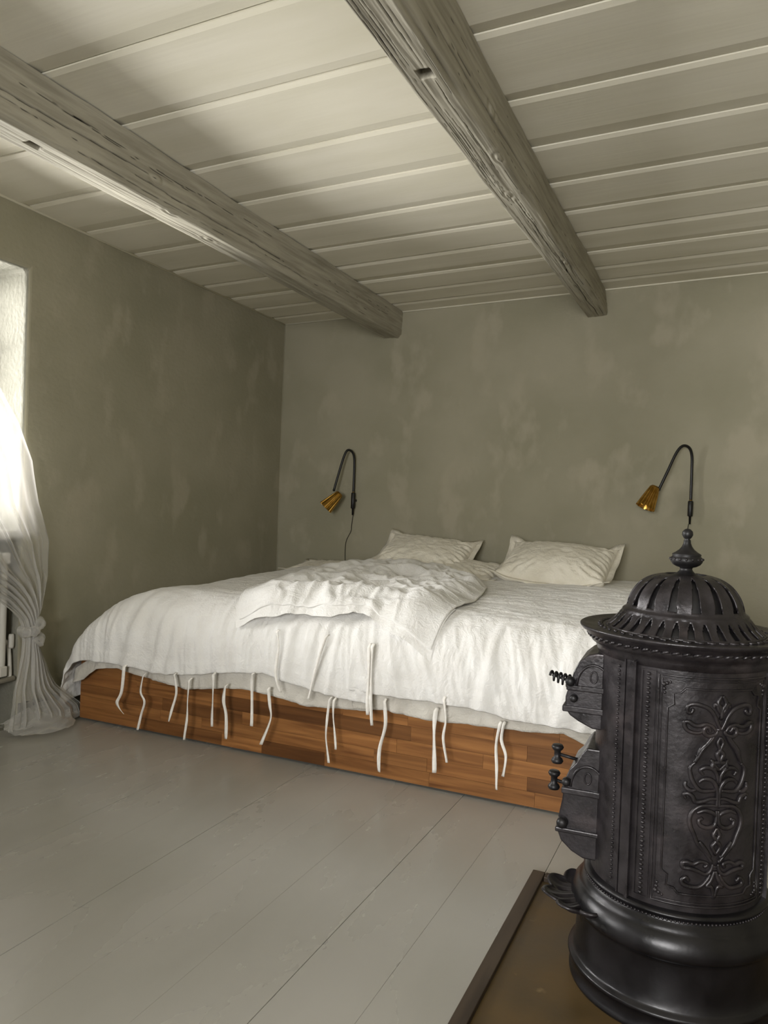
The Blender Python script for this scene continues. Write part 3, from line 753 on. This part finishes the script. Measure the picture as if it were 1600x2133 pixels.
# ------------------------------------------------------------ wall lamps
def lamp(label, xs_, arm, shade_top, shade_mouth, r0, r1, zb0, zb1, cord):
    """wall fitting: bracket on the wall, bent rod, ribbed brass shade"""
    yw = YB-.045
    L = thing('wall_lamp', label, 'lamp', (xs_, YB, zb0), group='brass wall lamps beside the bed')
    Mb().tube(smooth_path([(x, yw-d, z) for x, z, d in arm], 8), .0085, 12).build('arm', m_blackmetal, L)
    Mb().lathe([(.001, zb0-.05), (.006, zb0-.05), (.0075, zb0-.004), (.0145, zb0), (.0155, zb0+.002), (.0155, zb1-.004), (.013, zb1), (.001, zb1)], 20, origin=(xs_, yw, 0)).build('bracket', m_blackmetal, L)
    Mb().lathe([(.001, 0), (.010, 0), (.010, .045), (.001, .045)], 14, 'Y', (xs_, yw, (zb0+zb1)/2)).build('wall_mount', m_blackmetal, L)
    Mb().lathe([(.001, zb1+.0), (.008, zb1), (.009, zb1+.006), (.001, zb1+.008)], 16, origin=(xs_, yw, 0)).build('collar', m_brass, L)
    a = Vector(shade_top); b_ = Vector(shade_mouth); d = (b_-a).normalized(); ln = (b_-a).length
    u = d.orthogonal().normalized(); v = d.cross(u)
    n = 72; V = []; F = []
    prof = [(0, .35), (.02, .8), (.08, 1), (.5, None), (.96, None), (1.0, None)]
    ps = [(t, (r0*(k if k else 1)) + (r1-r0)*t) for t, k in prof]
    ps += [(.97, ps[-1][1]-.002), (.12, r0*.85)]
    for i, (t, r) in enumerate(ps):
        for k in range(n):
            an = 2*math.pi*k/n; rib = 1+(.06*(1 if (k//3) % 2 else -1) if 2 < i < 6 else 0)
            V.append(tuple(a+d*(ln*t)+(u*math.cos(an)+v*math.sin(an))*(r*rib)))
    for i in range(len(ps)-1):
        for k in range(n): F.append((i*n+k, i*n+(k+1) % n, (i+1)*n+(k+1) % n, (i+1)*n+k))
    F.append(tuple(range(n))[::-1]); F.append(tuple((len(ps)-1)*n+k for k in range(n)))
    make('lamp_shade', V, F, m_brass, L, smooth=False)
    Mb().sphere(tuple(a+d*ln*.6), r0*.8, 14, 9).build('bulb', m_brass_in, L)
    e = Vector((arm[-1][0], yw-arm[-1][2], arm[-1][1]))
    Mb().sphere(tuple(e), .010, 12, 8).build('joint', m_blackmetal, L)
    Mb().tube(smooth_path([(x, YB-.012, z) for x, z in cord], 8), .0024, 6).build('power_cord', m_cord, L)
    return L
lamp('small brass cone wall lamp on a bent black rod, the left one near the corner', -2.535,
     [(-2.535, 1.24, 0), (-2.535, 1.44, .0), (-2.537, 1.515, .01), (-2.551, 1.550, .03), (-2.572, 1.548, .055), (-2.592, 1.49, .07), (-2.620, 1.37, .085), (-2.646, 1.258, .095)],
     (-2.590, 4.955, 1.238), (-2.680, 4.90, 1.128), .028, .052, 1.13, 1.245,
     [(-2.545, 1.10), (-2.557, 1.0), (-2.56, .96), (-2.60, .87), (-2.60, .72)])
lamp('dark brass cone wall lamp on a bent black rod, the right one above the stove', -.230,
     [(-.230, 1.26, 0), (-.231, 1.46, 0), (-.234, 1.540, .01), (-.250, 1.585, .03), (-.284, 1.594, .055), (-.318, 1.552, .07), (-.362, 1.44, .085), (-.408, 1.325, .095)],
     (-.428, 4.955, 1.345), (-.480, 4.92, 1.212), .028, .056, 1.17, 1.262,
     [(-.238, 1.12), (-.242, 1.05), (-.225, 1.0), (-.235, .9), (-.27, .82), (-.26, .6), (-.2, .2)])

# ------------------------------------------------------------ hearth
hearth = thing('hearth_plate', 'brown floor plate with a dark raised timber rim under the stove', 'hearth', (0, 1.6, 0))
Mb().box(-.502, .75, .3, 2.438, 0, .006).build('plate', m_hearth, hearth, smooth=False)
for (x0, x1, y0, y1) in ((-.54, -.5, .3, 2.476), (-.498, .75, 2.44, 2.476)):
    bevel(Mb().box(x0, x1, y0, y1, 0, .020).build('rim', m_hframe, hearth, smooth=False), .002)

# ------------------------------------------------------------ stove (local: -Y faces the camera, +X to the right)
SX, SY, SZ = -.0985, 2.0823, .006
st = thing('cast_iron_stove', 'round black cast iron stove with pierced dome, finial and scrollwork panel', 'stove', (SX, SY, SZ), math.atan2(.04725, .99888))
def Z(v): return v-SZ
BR = .203
def az(a, z, r=BR): return (r*math.sin(R(a)), -r*math.cos(R(a)), Z(z))
# base
Mb().lathe([(.001, 0), (.243, 0), (.246, .002), (.247, .010), (.243, .014), (.242, .046), (.249, .049), (.2515, .054), (.249, .059), (.241, .062),
            (.237, .068), (.234, .09), (.231, .165), (.235, .176), (.243, .180)], 128).build('base', m_iron_base, st, local=True)
Mb().lathe([(.236, .178), (.246, .182), (.250, .192), (.249, .206), (.243, .222), (.232, .236), (.226, .240), (.226, .244), (.221, .247), (.219, .252), (.213, .254), (.213, .266), (.219, .268), (.219, .273), (.211, .277), (BR, .279)], 128, cap=False).build('base_moulding', m_iron_base, st, local=True)
m = Mb()
for k in range(150):
    a = 2.4*k; m.sphere(az(a, .266, .2145), .0032, 6, 4)
m.build('base_beading', m_iron, st, local=True)
# body with slight vertical facets at the pilasters
body_prof = [(.279, BR), (.30, BR), (.56, BR), (.82, BR), (.845, BR)]
n = 180; V = []; F = []
for (z, r) in body_prof:
    for k in range(n):
        a = 360*k/n; V.append(az(a, z, r))
for i in range(len(body_prof)-1):
    for k in range(n): F.append((i*n+k, i*n+(k+1) % n, (i+1)*n+(k+1) % n, (i+1)*n+k))
make('body', V, F, m_iron, st, local=True)
def curved_bar(a0, a1, z0, z1, r0, r1, seg=None):
    """a plate following the drum between two azimuths"""
    seg = seg or max(1, int(abs(a1-a0)/3)); V = []; F = []
    for k in range(seg+1):
        a = a0+(a1-a0)*k/seg
        V += [az(a, z0, r0), az(a, z0, r1), az(a, z1, r1), az(a, z1, r0)]
    for k in range(seg):
        for j in range(4): F.append((k*4+j, k*4+(j+1) % 4, (k+1)*4+(j+1) % 4, (k+1)*4+j))
    F += [(3, 2, 1, 0), tuple(seg*4+j for j in range(4))]
    return V, F
PC = 25.2   # azimuth of the scrollwork panel's centre line
# panel joints: pilaster strips left and right of the ornate panel
for s_ in (-1, 1):
    m = Mb()
    m.add(*curved_bar(PC+s_*53.2, PC+s_*55.2, .281, .842, BR-.002, BR+.010))
    m.add(*curved_bar(PC+s_*55.2, PC+s_*61, .281, .842, BR-.002, BR+.005))
    m.add(*curved_bar(PC+s_*61.5, PC+s_*62.6, .281, .842, BR-.002, BR+.007))
    m.build('pilaster', m_iron, st, local=True, smooth=False)
    m = Mb()      # sunk strip frame
    for a_, w_ in ((40.5, .7), (49.3, .7)):
        m.add(*curved_bar(PC+s_*a_, PC+s_*(a_+w_), .30, .825, BR-.002, BR+.0028))
    m.add(*curved_bar(PC+s_*40.5, PC+s_*50, .825, .828, BR-.002, BR+.0028)); m.add(*curved_bar(PC+s_*40.5, PC+s_*50, .297, .30, BR-.002, BR+.0028))
    m.build('strip_frame', m_iron, st, local=True, smooth=False)
    m = Mb()
    for k in range(48):
        z = .306+k*.0109
        m.sphere(az(PC+s_*45.4, z, BR+.001), .0054, 7, 5, .8)
    m.build('beading', m_iron, st, local=True)
    m = Mb()
    for k in range(50):
        z = .306+k*.0105
        m.sphere(az(PC+s_*68.6, z, BR+.0008), .0040, 7, 4, .8)
    m.build('beading', m_iron, st, local=True)
# panel frame: double line with notched corners
def panel_line(off, zoff, notch_, rr):
    h0, h1 = .300+zoff, .822-zoff; w = 38.6-off
    P = []
    for (sx, sz, seq) in ((-1, -1, 0), (1, -1, 1), (1, 1, 0), (-1, 1, 1)):
        c = (PC+sx*w, h0 if sz < 0 else h1)
        na, nzz = notch_*1.0, notch_*.0046
        a_ = (c[0]-sx*0, c[1]-sz*nzz*1.5); b_ = (c[0]-sx*na*.55, c[1]-sz*nzz*1.2); c_ = (c[0]-sx*na*.45, c[1]-sz*nzz*.45); d_ = (c[0]-sx*na*1.1, c[1]-sz*nzz*.35); e_ = (c[0]-sx*na*1.5, c[1])
        q = [a_, b_, c_, d_, e_] if notch_ else [c]
        if seq: q = q[::-1]
        P += q
    # densify along azimuth and height
    out = []
    for i in range(len(P)):
        p, q = P[i], P[(i+1) % len(P)]; k = max(1, int(max(abs(q[0]-p[0])/3, abs(q[1]-p[1])/.05)))
        for j in range(k): t = j/k; out.append(az(p[0]+(q[0]-p[0])*t, p[1]+(q[1]-p[1])*t, BR+.001))
    return out
m = Mb(); m.tube(panel_line(0, 0, 0, 0), .0026, 6, True); m.tube(panel_line(2.0, .007, 0, 0), .0018, 6, True); m.tube(panel_line(6.0, .026, 7, 0), .0026, 6, True)
for sx in (-1, 1):
    for (zc, sz) in ((.800, 1), (.322, -1)):
        for (da, dz, r_) in ((35.6, 0, .006), (33.6, .003, .0045), (35.2, -.010, .0045), (31.6, .0065, .0035), (34.8, -.019, .0035)):
            m.sphere(az(PC+sx*da, zc+sz*dz, BR), r_, 8, 5)
m.build('panel_frame', m_iron, st, local=True)
# scrollwork: left half, mirrored about the centre line
orn = [((24.8,0.785),(22.6,0.768),(25.1,0.752),(25.2,0.734)), ((20.1,0.758),(20.9,0.766),(22.3,0.763),(23.3,0.752),(25.1,0.744)),
 ((25.0,0.708),(23.2,0.72),(20.7,0.74),(17,0.755),(11.7,0.762),(7.5,0.763),(4.6,0.757),(4.3,0.745),(6.4,0.742),(7.6,0.749)),
 ((22.1,0.704),(19.7,0.715),(15.7,0.719),(12.3,0.715),(8.9,0.715),(5.4,0.722),(2.9,0.72),(3.4,0.708),(6.1,0.7),(10.8,0.698),(14.1,0.702)),
 ((23,0.706),(21.7,0.697),(17.7,0.693),(15,0.699),(14.9,0.709),(17.1,0.713),(18.5,0.705)),
 ((22.1,0.701),(18.8,0.681),(14.6,0.663),(12.2,0.646),(10.2,0.632)), ((21.0,0.698),(17.2,0.678),(13.4,0.662),(11.4,0.645)),
 ((25.2,0.691),(23.4,0.678),(25.2,0.662),(23.2,0.652),(25.2,0.635),(21.2,0.632),(25.2,0.616)), ((19.5,.640),(21.0,.632),(20.6,.622),(23.0,.618)),
 ((10.2,0.631),(7.4,0.618),(8,0.598),(10.4,0.58),(14,0.568),(19.2,0.568),(23.2,0.57)),
 ((15.3,0.604),(13.4,0.614),(16.4,0.621),(20.8,0.619),(23.7,0.606),(24.6,0.59)),
 ((12.9,0.586),(15.4,0.594),(19.8,0.594),(23.1,0.583),(24.6,0.563),(24.4,0.534)),
 ((5.7,0.546),(4.3,0.554),(6.4,0.559),(9.4,0.553),(11.3,0.541),(16,0.544),(20.3,0.55),(25.0,0.551)),
 ((5.2,0.586),(4.9,0.574),(8,0.566),(10.9,0.568)),
 ((24.9,0.534),(20.5,0.535),(14.4,0.532),(10.2,0.52),(8.3,0.503),(8.9,0.484),(11.3,0.465),(13.6,0.446),(18.2,0.428),(22.5,0.407)),
 ((24.6,0.524),(24.6,0.507),(23.6,0.491),(19.3,0.484),(14.9,0.489),(13.7,0.5),(15.4,0.503)),
 ((12.4,0.516),(17.1,0.523),(22,0.519),(24.2,0.511)),
 ((25.2,0.484),(23.2,0.468),(25.2,0.455),(22.6,0.442),(25.2,0.425)), ((14.6,.452),(18.0,.436),(21.6,.418)),
 ((23.5,0.402),(22.3,0.386),(18.8,0.378),(14.3,0.384),(10,0.388),(5.7,0.389),(5.2,0.399),(8.1,0.402),(11.6,0.399),(15.8,0.406),(20.3,0.402),(19,0.395)),
 ((22.4,0.379),(19.9,0.362),(15.6,0.348),(10.4,0.346),(6.1,0.35),(5.2,0.359),(7.6,0.367),(9,0.36)),
 ((24.8,0.386),(22.6,0.364),(20.2,0.352),(23.2,0.349),(25.0,0.326))]
m = Mb()
for pth in orn:
    sp = smooth_path([(a_, z_, 0) for a_, z_ in pth], 6); k = len(sp)
    for sx in (1, -1):
        q = [az(PC+sx*(p[0]-PC), p[1], BR+.0035) for p in sp]
        rr = [.0048*(.7+.45*math.sin(math.pi*i/(k-1))) for i in range(k)]
        m.tube(q, rr, 7)
    for (a_, z_) in (pth[-1],):
        for sx in (1, -1): m.sphere(az(PC+sx*(a_-PC), z_, BR+.001), .0052, 8, 5)
m.tube([az(PC, .56, BR+.002), az(PC, .545, BR+.002), az(PC, .53, BR+.002)], .005, 7)
m.tube([az(PC-3, .708, BR+.002), az(PC+3, .708, BR+.002)], .0032, 6); m.tube([az(PC-3, .395, BR+.002), az(PC+3, .395, BR+.002)], .0032, 6)
m.build('scrollwork', m_iron, st, local=True)
# cornice under the rim
Mb().lathe([(BR, .834), (BR+.003, .836), (BR+.006, .846), (.211, .850), (.211, .856), (.222, .862), (.227, .870), (.229, .874), (.228, .878), (.236, .882), (.239, .888), (.247, .892), (.2525, .898),
            (.2530, .902), (.250, .904), (.240, .901), (.222, .899), (.205, .900), (.196, .902), (.185, .902)], 144, cap=False).build('cornice', m_iron, st, local=True).data.transform(Matrix.Translation((0, 0, -SZ)))
m = Mb()
for k in range(64):
    a = 360*k/64
    m.tube([az(a, .8745, .2285), az(a+4.2, .8805, .2325)], .0042, 6)
m.build('rope_moulding', m_iron, st, local=True)
m = Mb()
for k in range(48):
    a = 360*k/48; m.tube([az(a, .902, .199), az(a+5, .901, .206)], .0038, 6)
m.build('rope_moulding', m_iron, st, local=True)
# pierced dome
dome = [(.190, .902), (.186, .906), (.182, .909), (.176, .914), (.170, .9195), (.164, .925), (.158, .932), (.1535, .938), (.150, .942), (.150, .946), (.147, .949), (.1425, .951), (.1400, .955),
        (.1390, .960), (.1370, .968), (.1345, .976), (.1315, .984), (.1275, .992), (.1225, 1.000), (.1165, 1.008), (.1095, 1.0155), (.1010, 1.0225), (.0915, 1.0285), (.0815, 1.0335), (.0705, 1.037), (.062, 1.039), (.056, 1.0395), (.050, 1.041)]
n = 480; V = []; F = []
for i, (r, z) in enumerate(dome):
    for k in range(n):
        a = 360*k/n
        rr = r
        if 12 <= i <= 25: rr += .0022*math.cos(2*math.pi*((k % 30)/30-.5))*math.sin(math.pi*(i-12)/13)  # gores bulge between slots
        if 1 <= i <= 7: rr += .0016*math.cos(2*math.pi*((k % 15)/15-.5))
        V.append(az(a, z, rr))
for i in range(len(dome)-1):
    for k in range(n):
        hole = False
        c = abs((k % 30)-14.5)
        if 13 <= i <= 23:
            w_ = 5.6-1.8*(i-13)/10
            if i == 23: w_ = 2.4
            if i == 13: w_ = 5.6
            hole = c < w_
        c2_ = abs((k % 15)-7)
        if 1 <= i <= 6: hole = c2_ < (3.6 if i < 4 else (3.1 if i == 4 else 2.6 if i == 5 else 1.6))
        if not hole: F.append((i*n+k, i*n+(k+1) % n, (i+1)*n+(k+1) % n, (i+1)*n+k))
d_ = make('pierced_dome', V, F, m_iron, st, local=True); solid(d_, .005)
m = Mb().lathe([(.001, .70), (.18, .70), (.176, .897), (.150, .918), (.138, .930), (.130, .948), (.124, .972), (.110, .996), (.090, 1.014), (.06, 1.026), (.001, 1.030)], 64); m.build('dark_liner', m_iron_dark, st, local=True)  # dark liner added behind the dome slots so the openings look black
# finial
Mb().lathe([(.056, 1.039), (.050, 1.044), (.040, 1.048), (.030, 1.050), (.022, 1.054), (.016, 1.060), (.0145, 1.064), (.016, 1.068), (.024, 1.070), (.033, 1.075), (.038, 1.082), (.039, 1.088), (.036, 1.094), (.033, 1.097),
            (.035, 1.099), (.034, 1.102), (.027, 1.106), (.018, 1.113), (.012, 1.121), (.009, 1.129), (.0085, 1.136), (.006, 1.139), (.010, 1.143), (.0135, 1.150), (.0125, 1.158), (.007, 1.164), (.001, 1.166)], 48).build('finial', m_iron_dark, st, local=True).data.transform(Matrix.Translation((0, 0, -.010-SZ)))
m = Mb()
for k in range(16):
    a = 22.5*k; m.sphere(az(a, 1.079, .0385), .0036, 6, 4)
m.build('finial_beading', m_iron, st, local=True)

# doors: protruding casings on the side facing the window wall
def arch_pts(cy, z0, z1, w, n=14):
    pts = [(cy-w, z0), (cy+w, z0)]
    zc = z1-w
    for k in range(n+1):
        a = math.pi*k/n; pts.append((cy+w*math.cos(a), zc+w*math.sin(a)*1.0))
    return pts
def prism_x(m, prof, y0, y1):
    """profile in (x, z) swept along y"""
    n = len(prof); V = [(x, y0, Z(z)) for x, z in prof]+[(x, y1, Z(z)) for x, z in prof]
    F = [tuple(range(n))[::-1], tuple(range(n, 2*n))]+[(i, (i+1) % n, n+(i+1) % n, n+i) for i in range(n)]
    m.add(V, F)
def door(name, prof, zarch, zled, rows, label):
    m = Mb(); prism_x(m, prof, -.085, .085)
    D = m.build(name, m_iron, st, local=True, smooth=False, label=label); bevel(D, .004, 3, 20)
    # arched relief on the near cheek
    (cx, zc, ra) = zarch
    m = Mb(); P = []
    for k in range(17):
        a = math.pi*k/16; P.append((cx+ra*math.cos(a), -.086, Z(zc+ra*1.35*math.sin(a))))
    m.tube(P, .0035, 6)
    m.tube([(cx-ra*.2*math.cos(k*math.pi/8), -.0855, Z(zc+ra*.62+ra*.34*math.sin(k*math.pi/8))) for k in range(16)], .0022, 6, True)
    m.build('arch_moulding', m_iron, D, local=True)
    for zl, x0, x1, h in zled:
        q = bevel(Mb().box(x0, x1, -.093, .093, Z(zl), Z(zl+h)).build('ledge', m_iron, D, local=True, smooth=False), .003, 2)
    for (x, y, z, r_) in rows:
        Mb().lathe([(.001, -r_*1.1), (r_*.7, -r_*1.1), (r_, -r_*.5), (r_, r_*.5), (r_*.7, r_*1.1), (.001, r_*1.1)], 14, 'Y', (x, y, Z(z))).build('hinge', m_iron_dark, D, local=True)
    return D
up_prof = [(-.15, .832), (-.200, .832), (-.222, .826), (-.244, .806), (-.256, .780), (-.262, .752), (-.268, .738), (-.274, .715), (-.274, .685), (-.262, .668), (-.240, .655), (-.205, .640), (-.15, .640)]
U_ = door('upper_door', up_prof, (-.205, .745, .042), [(.733, -.272, -.17, .014), (.678, -.280, -.17, .016)],
          [(-.262, -.094, .757, .012), (-.252, -.094, .715, .010)], None)
lo_prof = [(-.15, .590), (-.215, .590), (-.228, .572), (-.240, .548), (-.256, .530), (-.268, .500), (-.272, .450), (-.280, .405), (-.283, .372), (-.272, .345), (-.245, .322), (-.215, .308), (-.15, .308)]
L_ = door('lower_door', lo_prof, (-.210, .487, .042), [(.468, -.274, -.17, .016), (.368, -.286, -.17, .012)],
          [(-.262, -.094, .500, .011), (-.268, -.094, .395, .014)], None)
# coiled spring handle on the upper door
m = Mb(); P = []
for k in range(90):
    t = k/89; a = t*2*math.pi*4.5; r_ = .0155*(1-.35*t)
    P.append((-.270-.052*t, -.03+r_*math.cos(a), Z(.742+.012*t)+r_*math.sin(a)))
m.tube(P, .0034, 6); m.tube([(-.262, -.03, Z(.740)), (-.318, -.03, Z(.755))], .0035, 8)
m.build('spring_handle', m_iron_dark, U_, local=True)
for (zc, x_) in ((.548, -.296), (.478, -.302)):
    m = Mb()
    m.lathe([(.001, -.024), (.013, -.024), (.016, -.018), (.013, -.012), (.0085, -.008), (.0085, .008), (.013, .012), (.016, .018), (.013, .024), (.001, .024)], 18, origin=(x_, -.03, Z(zc)))
    m.tube([(x_, -.03, Z(zc)), (-.24, -.03, Z(zc-.008))], .0045, 8)
    m.build('air_knob', m_iron_dark, L_, local=True)
# scalloped ash lip
nt_, nr_ = 81, 22; V = []
for i in range(nt_):
    th = R(-84+168*i/(nt_-1)); ph = th
    sc = abs(math.cos(ph*4.7))
    Rm = .122*(1+.0*ph)*(.80+.20*sc)*(1-.10*abs(ph))
    for j in range(nr_):
        t = j/(nr_-1); rr = Rm*t
        z = .262 - .030*t + .024*t**3 + .013*sc*t*(1-.3*t) - .008*t + .003*math.cos(ph*28)*t*(1-t)*2 + .010*t**6
        x = -.205 - rr*math.cos(ph); y = .0 + (rr*1.0+.045*(1-t)+.01)*math.sin(ph)
        V.append((x, y, Z(z)))
lip = make('ash_lip', V, gridfaces(nt_, nr_), m_iron, st, local=True); solid(lip, .007)
lip.location = (0, 0, -.040); lip.rotation_euler = (0, 0, R(20))
# flue spigot leaving on the far right
Mb().lathe([(.001, .18), (.062, .18), (.062, .215), (.072, .218), (.072, .236), (.060, .240), (.060, 2.02), (.001, 2.02)], 40, 'X', (0, .02, Z(.66))).build('flue_pipe', m_iron_dark, st, local=True)

# ------------------------------------------------------------ radiator in the niche
rad = thing('radiator', 'white sectional radiator in the niche below the window, behind the curtain', 'radiator', (XL-.062, 2.15, 0))
prof = None
for k in range(21):
    y = 1.692+k*.048
    if y > 2.68: break
    m = Mb()
    for xo in (-.045, 0, .045):
        m.tube([(XL-.062+xo, y, z) for z in (.30, .34, .80, .84)], [.016, .019, .019, .016], 10)
    m.box(XL-.127, XL+.003, y-.021, y+.021, .82, .875); m.box(XL-.127, XL+.003, y-.021, y+.021, .27, .32)
    bevel(m.build('radiator_section', m_white_metal, rad, smooth=False), .006, 2)
Mb().tube(smooth_path([(XL-.062, 2.66, .43), (XL-.04, 2.70, .43), (XL-.03, 2.705, .38), (XL-.02, 2.705, .27), (XL-.02, 2.70, .245)], 5), .011, 10).build('supply_pipe', m_white_metal, rad)
Mb().lathe([(.001, .40), (.012, .40), (.014, .41), (.014, .46), (.011, .47), (.001, .47)], 16, origin=(XL-.02, 2.708, 0)).build('valve', m_white_metal, rad)
Mb().tube([(XL-.01, 1.6, .25), (XL-.01, 2.72, .25)], .013, 10).build('lower_pipe', m_white_metal, rad)
Mb().tube([(XL-.062, 1.8, 0), (XL-.062, 1.8, .28)], .012, 8).build('foot', m_white_metal, rad)
Mb().tube([(XL-.062, 2.55, 0), (XL-.062, 2.55, .28)], .012, 8).build('foot', m_white_metal, rad)

# ------------------------------------------------------------ sheer curtain tied in a knot
cur = thing('sheer_curtain', 'sheer white curtain tied in a knot and trailing on the floor beside the bed', 'curtain', (-3.1, 2.7, 0))
edgeR = interp([(.0, 3.05), (.08, 3.03), (.13, 2.97), (.20, 2.89), (.27, 2.845), (.38, 2.79), (.43, 2.765), (.50, 2.765), (.56, 2.765), (.60, 2.79), (.76, 2.83), (.93, 2.835), (1.12, 2.77), (1.33, 2.735), (1.51, 2.65), (1.70, 2.515), (1.95, 2.30), (2.30, 1.95)])
edgeL = interp([(.0, 2.58), (.05, 2.585), (.15, 2.625), (.27, 2.66), (.38, 2.685), (.43, 2.69), (.50, 2.69), (.56, 2.665), (.60, 2.62), (.66, 2.54), (.72, 2.42), (.80, 2.2), (.93, 1.95), (1.12, 1.7), (1.5, 1.55), (2.3, 1.5)])
zl = np.concatenate([np.linspace(2.3, .62, 110), np.linspace(.61, .40, 26), np.linspace(.39, .035, 50)])
nu = 170
T, Zz = np.meshgrid(np.linspace(0, 1, nu), zl, indexing='ij')
wd_ = (edgeR(Zz)-edgeL(Zz))
bunch = np.clip(.14/np.maximum(wd_, .05), 0, 1)
wz = pn(T*2.2, Zz*.9+T*1.5, seed=5)
ph = T*2*np.pi*7+2.6*wz+1.1*Zz
amp = .005+.013*bunch+.008*sst(1.3, .75, Zz)*sst(.55, .75, Zz)
mod = .5+.8*np.clip(pn(T*5, Zz*1.5, seed=6)+.4, 0, 1)
fold = np.sin(ph)*amp*mod + .6*amp*np.sin(ph*2.37+1+2*pn(T*4, Zz*2.5, seed=9))+.003*pn(T*60, Zz*3, seed=12)
Yc = edgeL(Zz)+wd_*(T+.25/8*np.sin(ph+1.2)*(.4+bunch)*(T*(1-T)*4))
Xc = XL+.060+.02*sst(.9, .5, Zz)+.035*np.sin(np.pi*T)*sst(1.9, .8, Zz) + fold
Xc += .05*sst(.25, .0, Zz)
Zc = Zz - .0*T
make('drape', np.stack([np.maximum(Xc, XL+.006), Yc, Zc], -1).reshape(-1, 3), gridfaces(*T.shape), m_sheer, cur)
# knot
m = Mb(); P = []; rr = []
for k in range(60):
    t = k/59; a = t*2*math.pi*1.25
    P.append((XL+.095+.040*math.cos(a), 2.727+.036*math.sin(a), .435+.10*t+.012*math.sin(a*2))); rr.append(.024+.004*math.sin(k*.9)+.003*math.sin(k*2.1))
m.tube(P, rr, 18); k_ = m.build('knot', m_sheer, cur)
# trailing hem pooled on the floor against the bed
nu2, nv2 = 90, 40
U, W = np.meshgrid(np.linspace(0, 1, nu2), np.linspace(0, 1, nv2), indexing='ij')
Xp = XL+.03+.03*W+.10*W*W+.02*np.sin(U*3)
Yp = 2.60+.42*U+.02*np.sin(W*9)
Zp = .01+.085*np.exp(-((W-.25)/.45)**2)*(.35+.65*sst(0, .5, U))*(1-.5*sst(.85, 1, U))+.020*np.abs(np.sin(W*8+U*1.5+1.4*pn(U*3, W*3, seed=2)))*(1-.6*W)+.008*pn(U*9, W*12, seed=8)
Xp = XL+.02+.24*W*(.55+.45*np.sin(np.pi*np.clip(U*1.0+.1, 0, 1)))
Xp = np.where(Yp > 2.93, np.minimum(Xp, BX0-.006), Xp)
make('pooled_hem', np.stack([Xp, Yp, np.maximum(Zp, .004)], -1).reshape(-1, 3), gridfaces(nu2, nv2), m_sheer, cur)
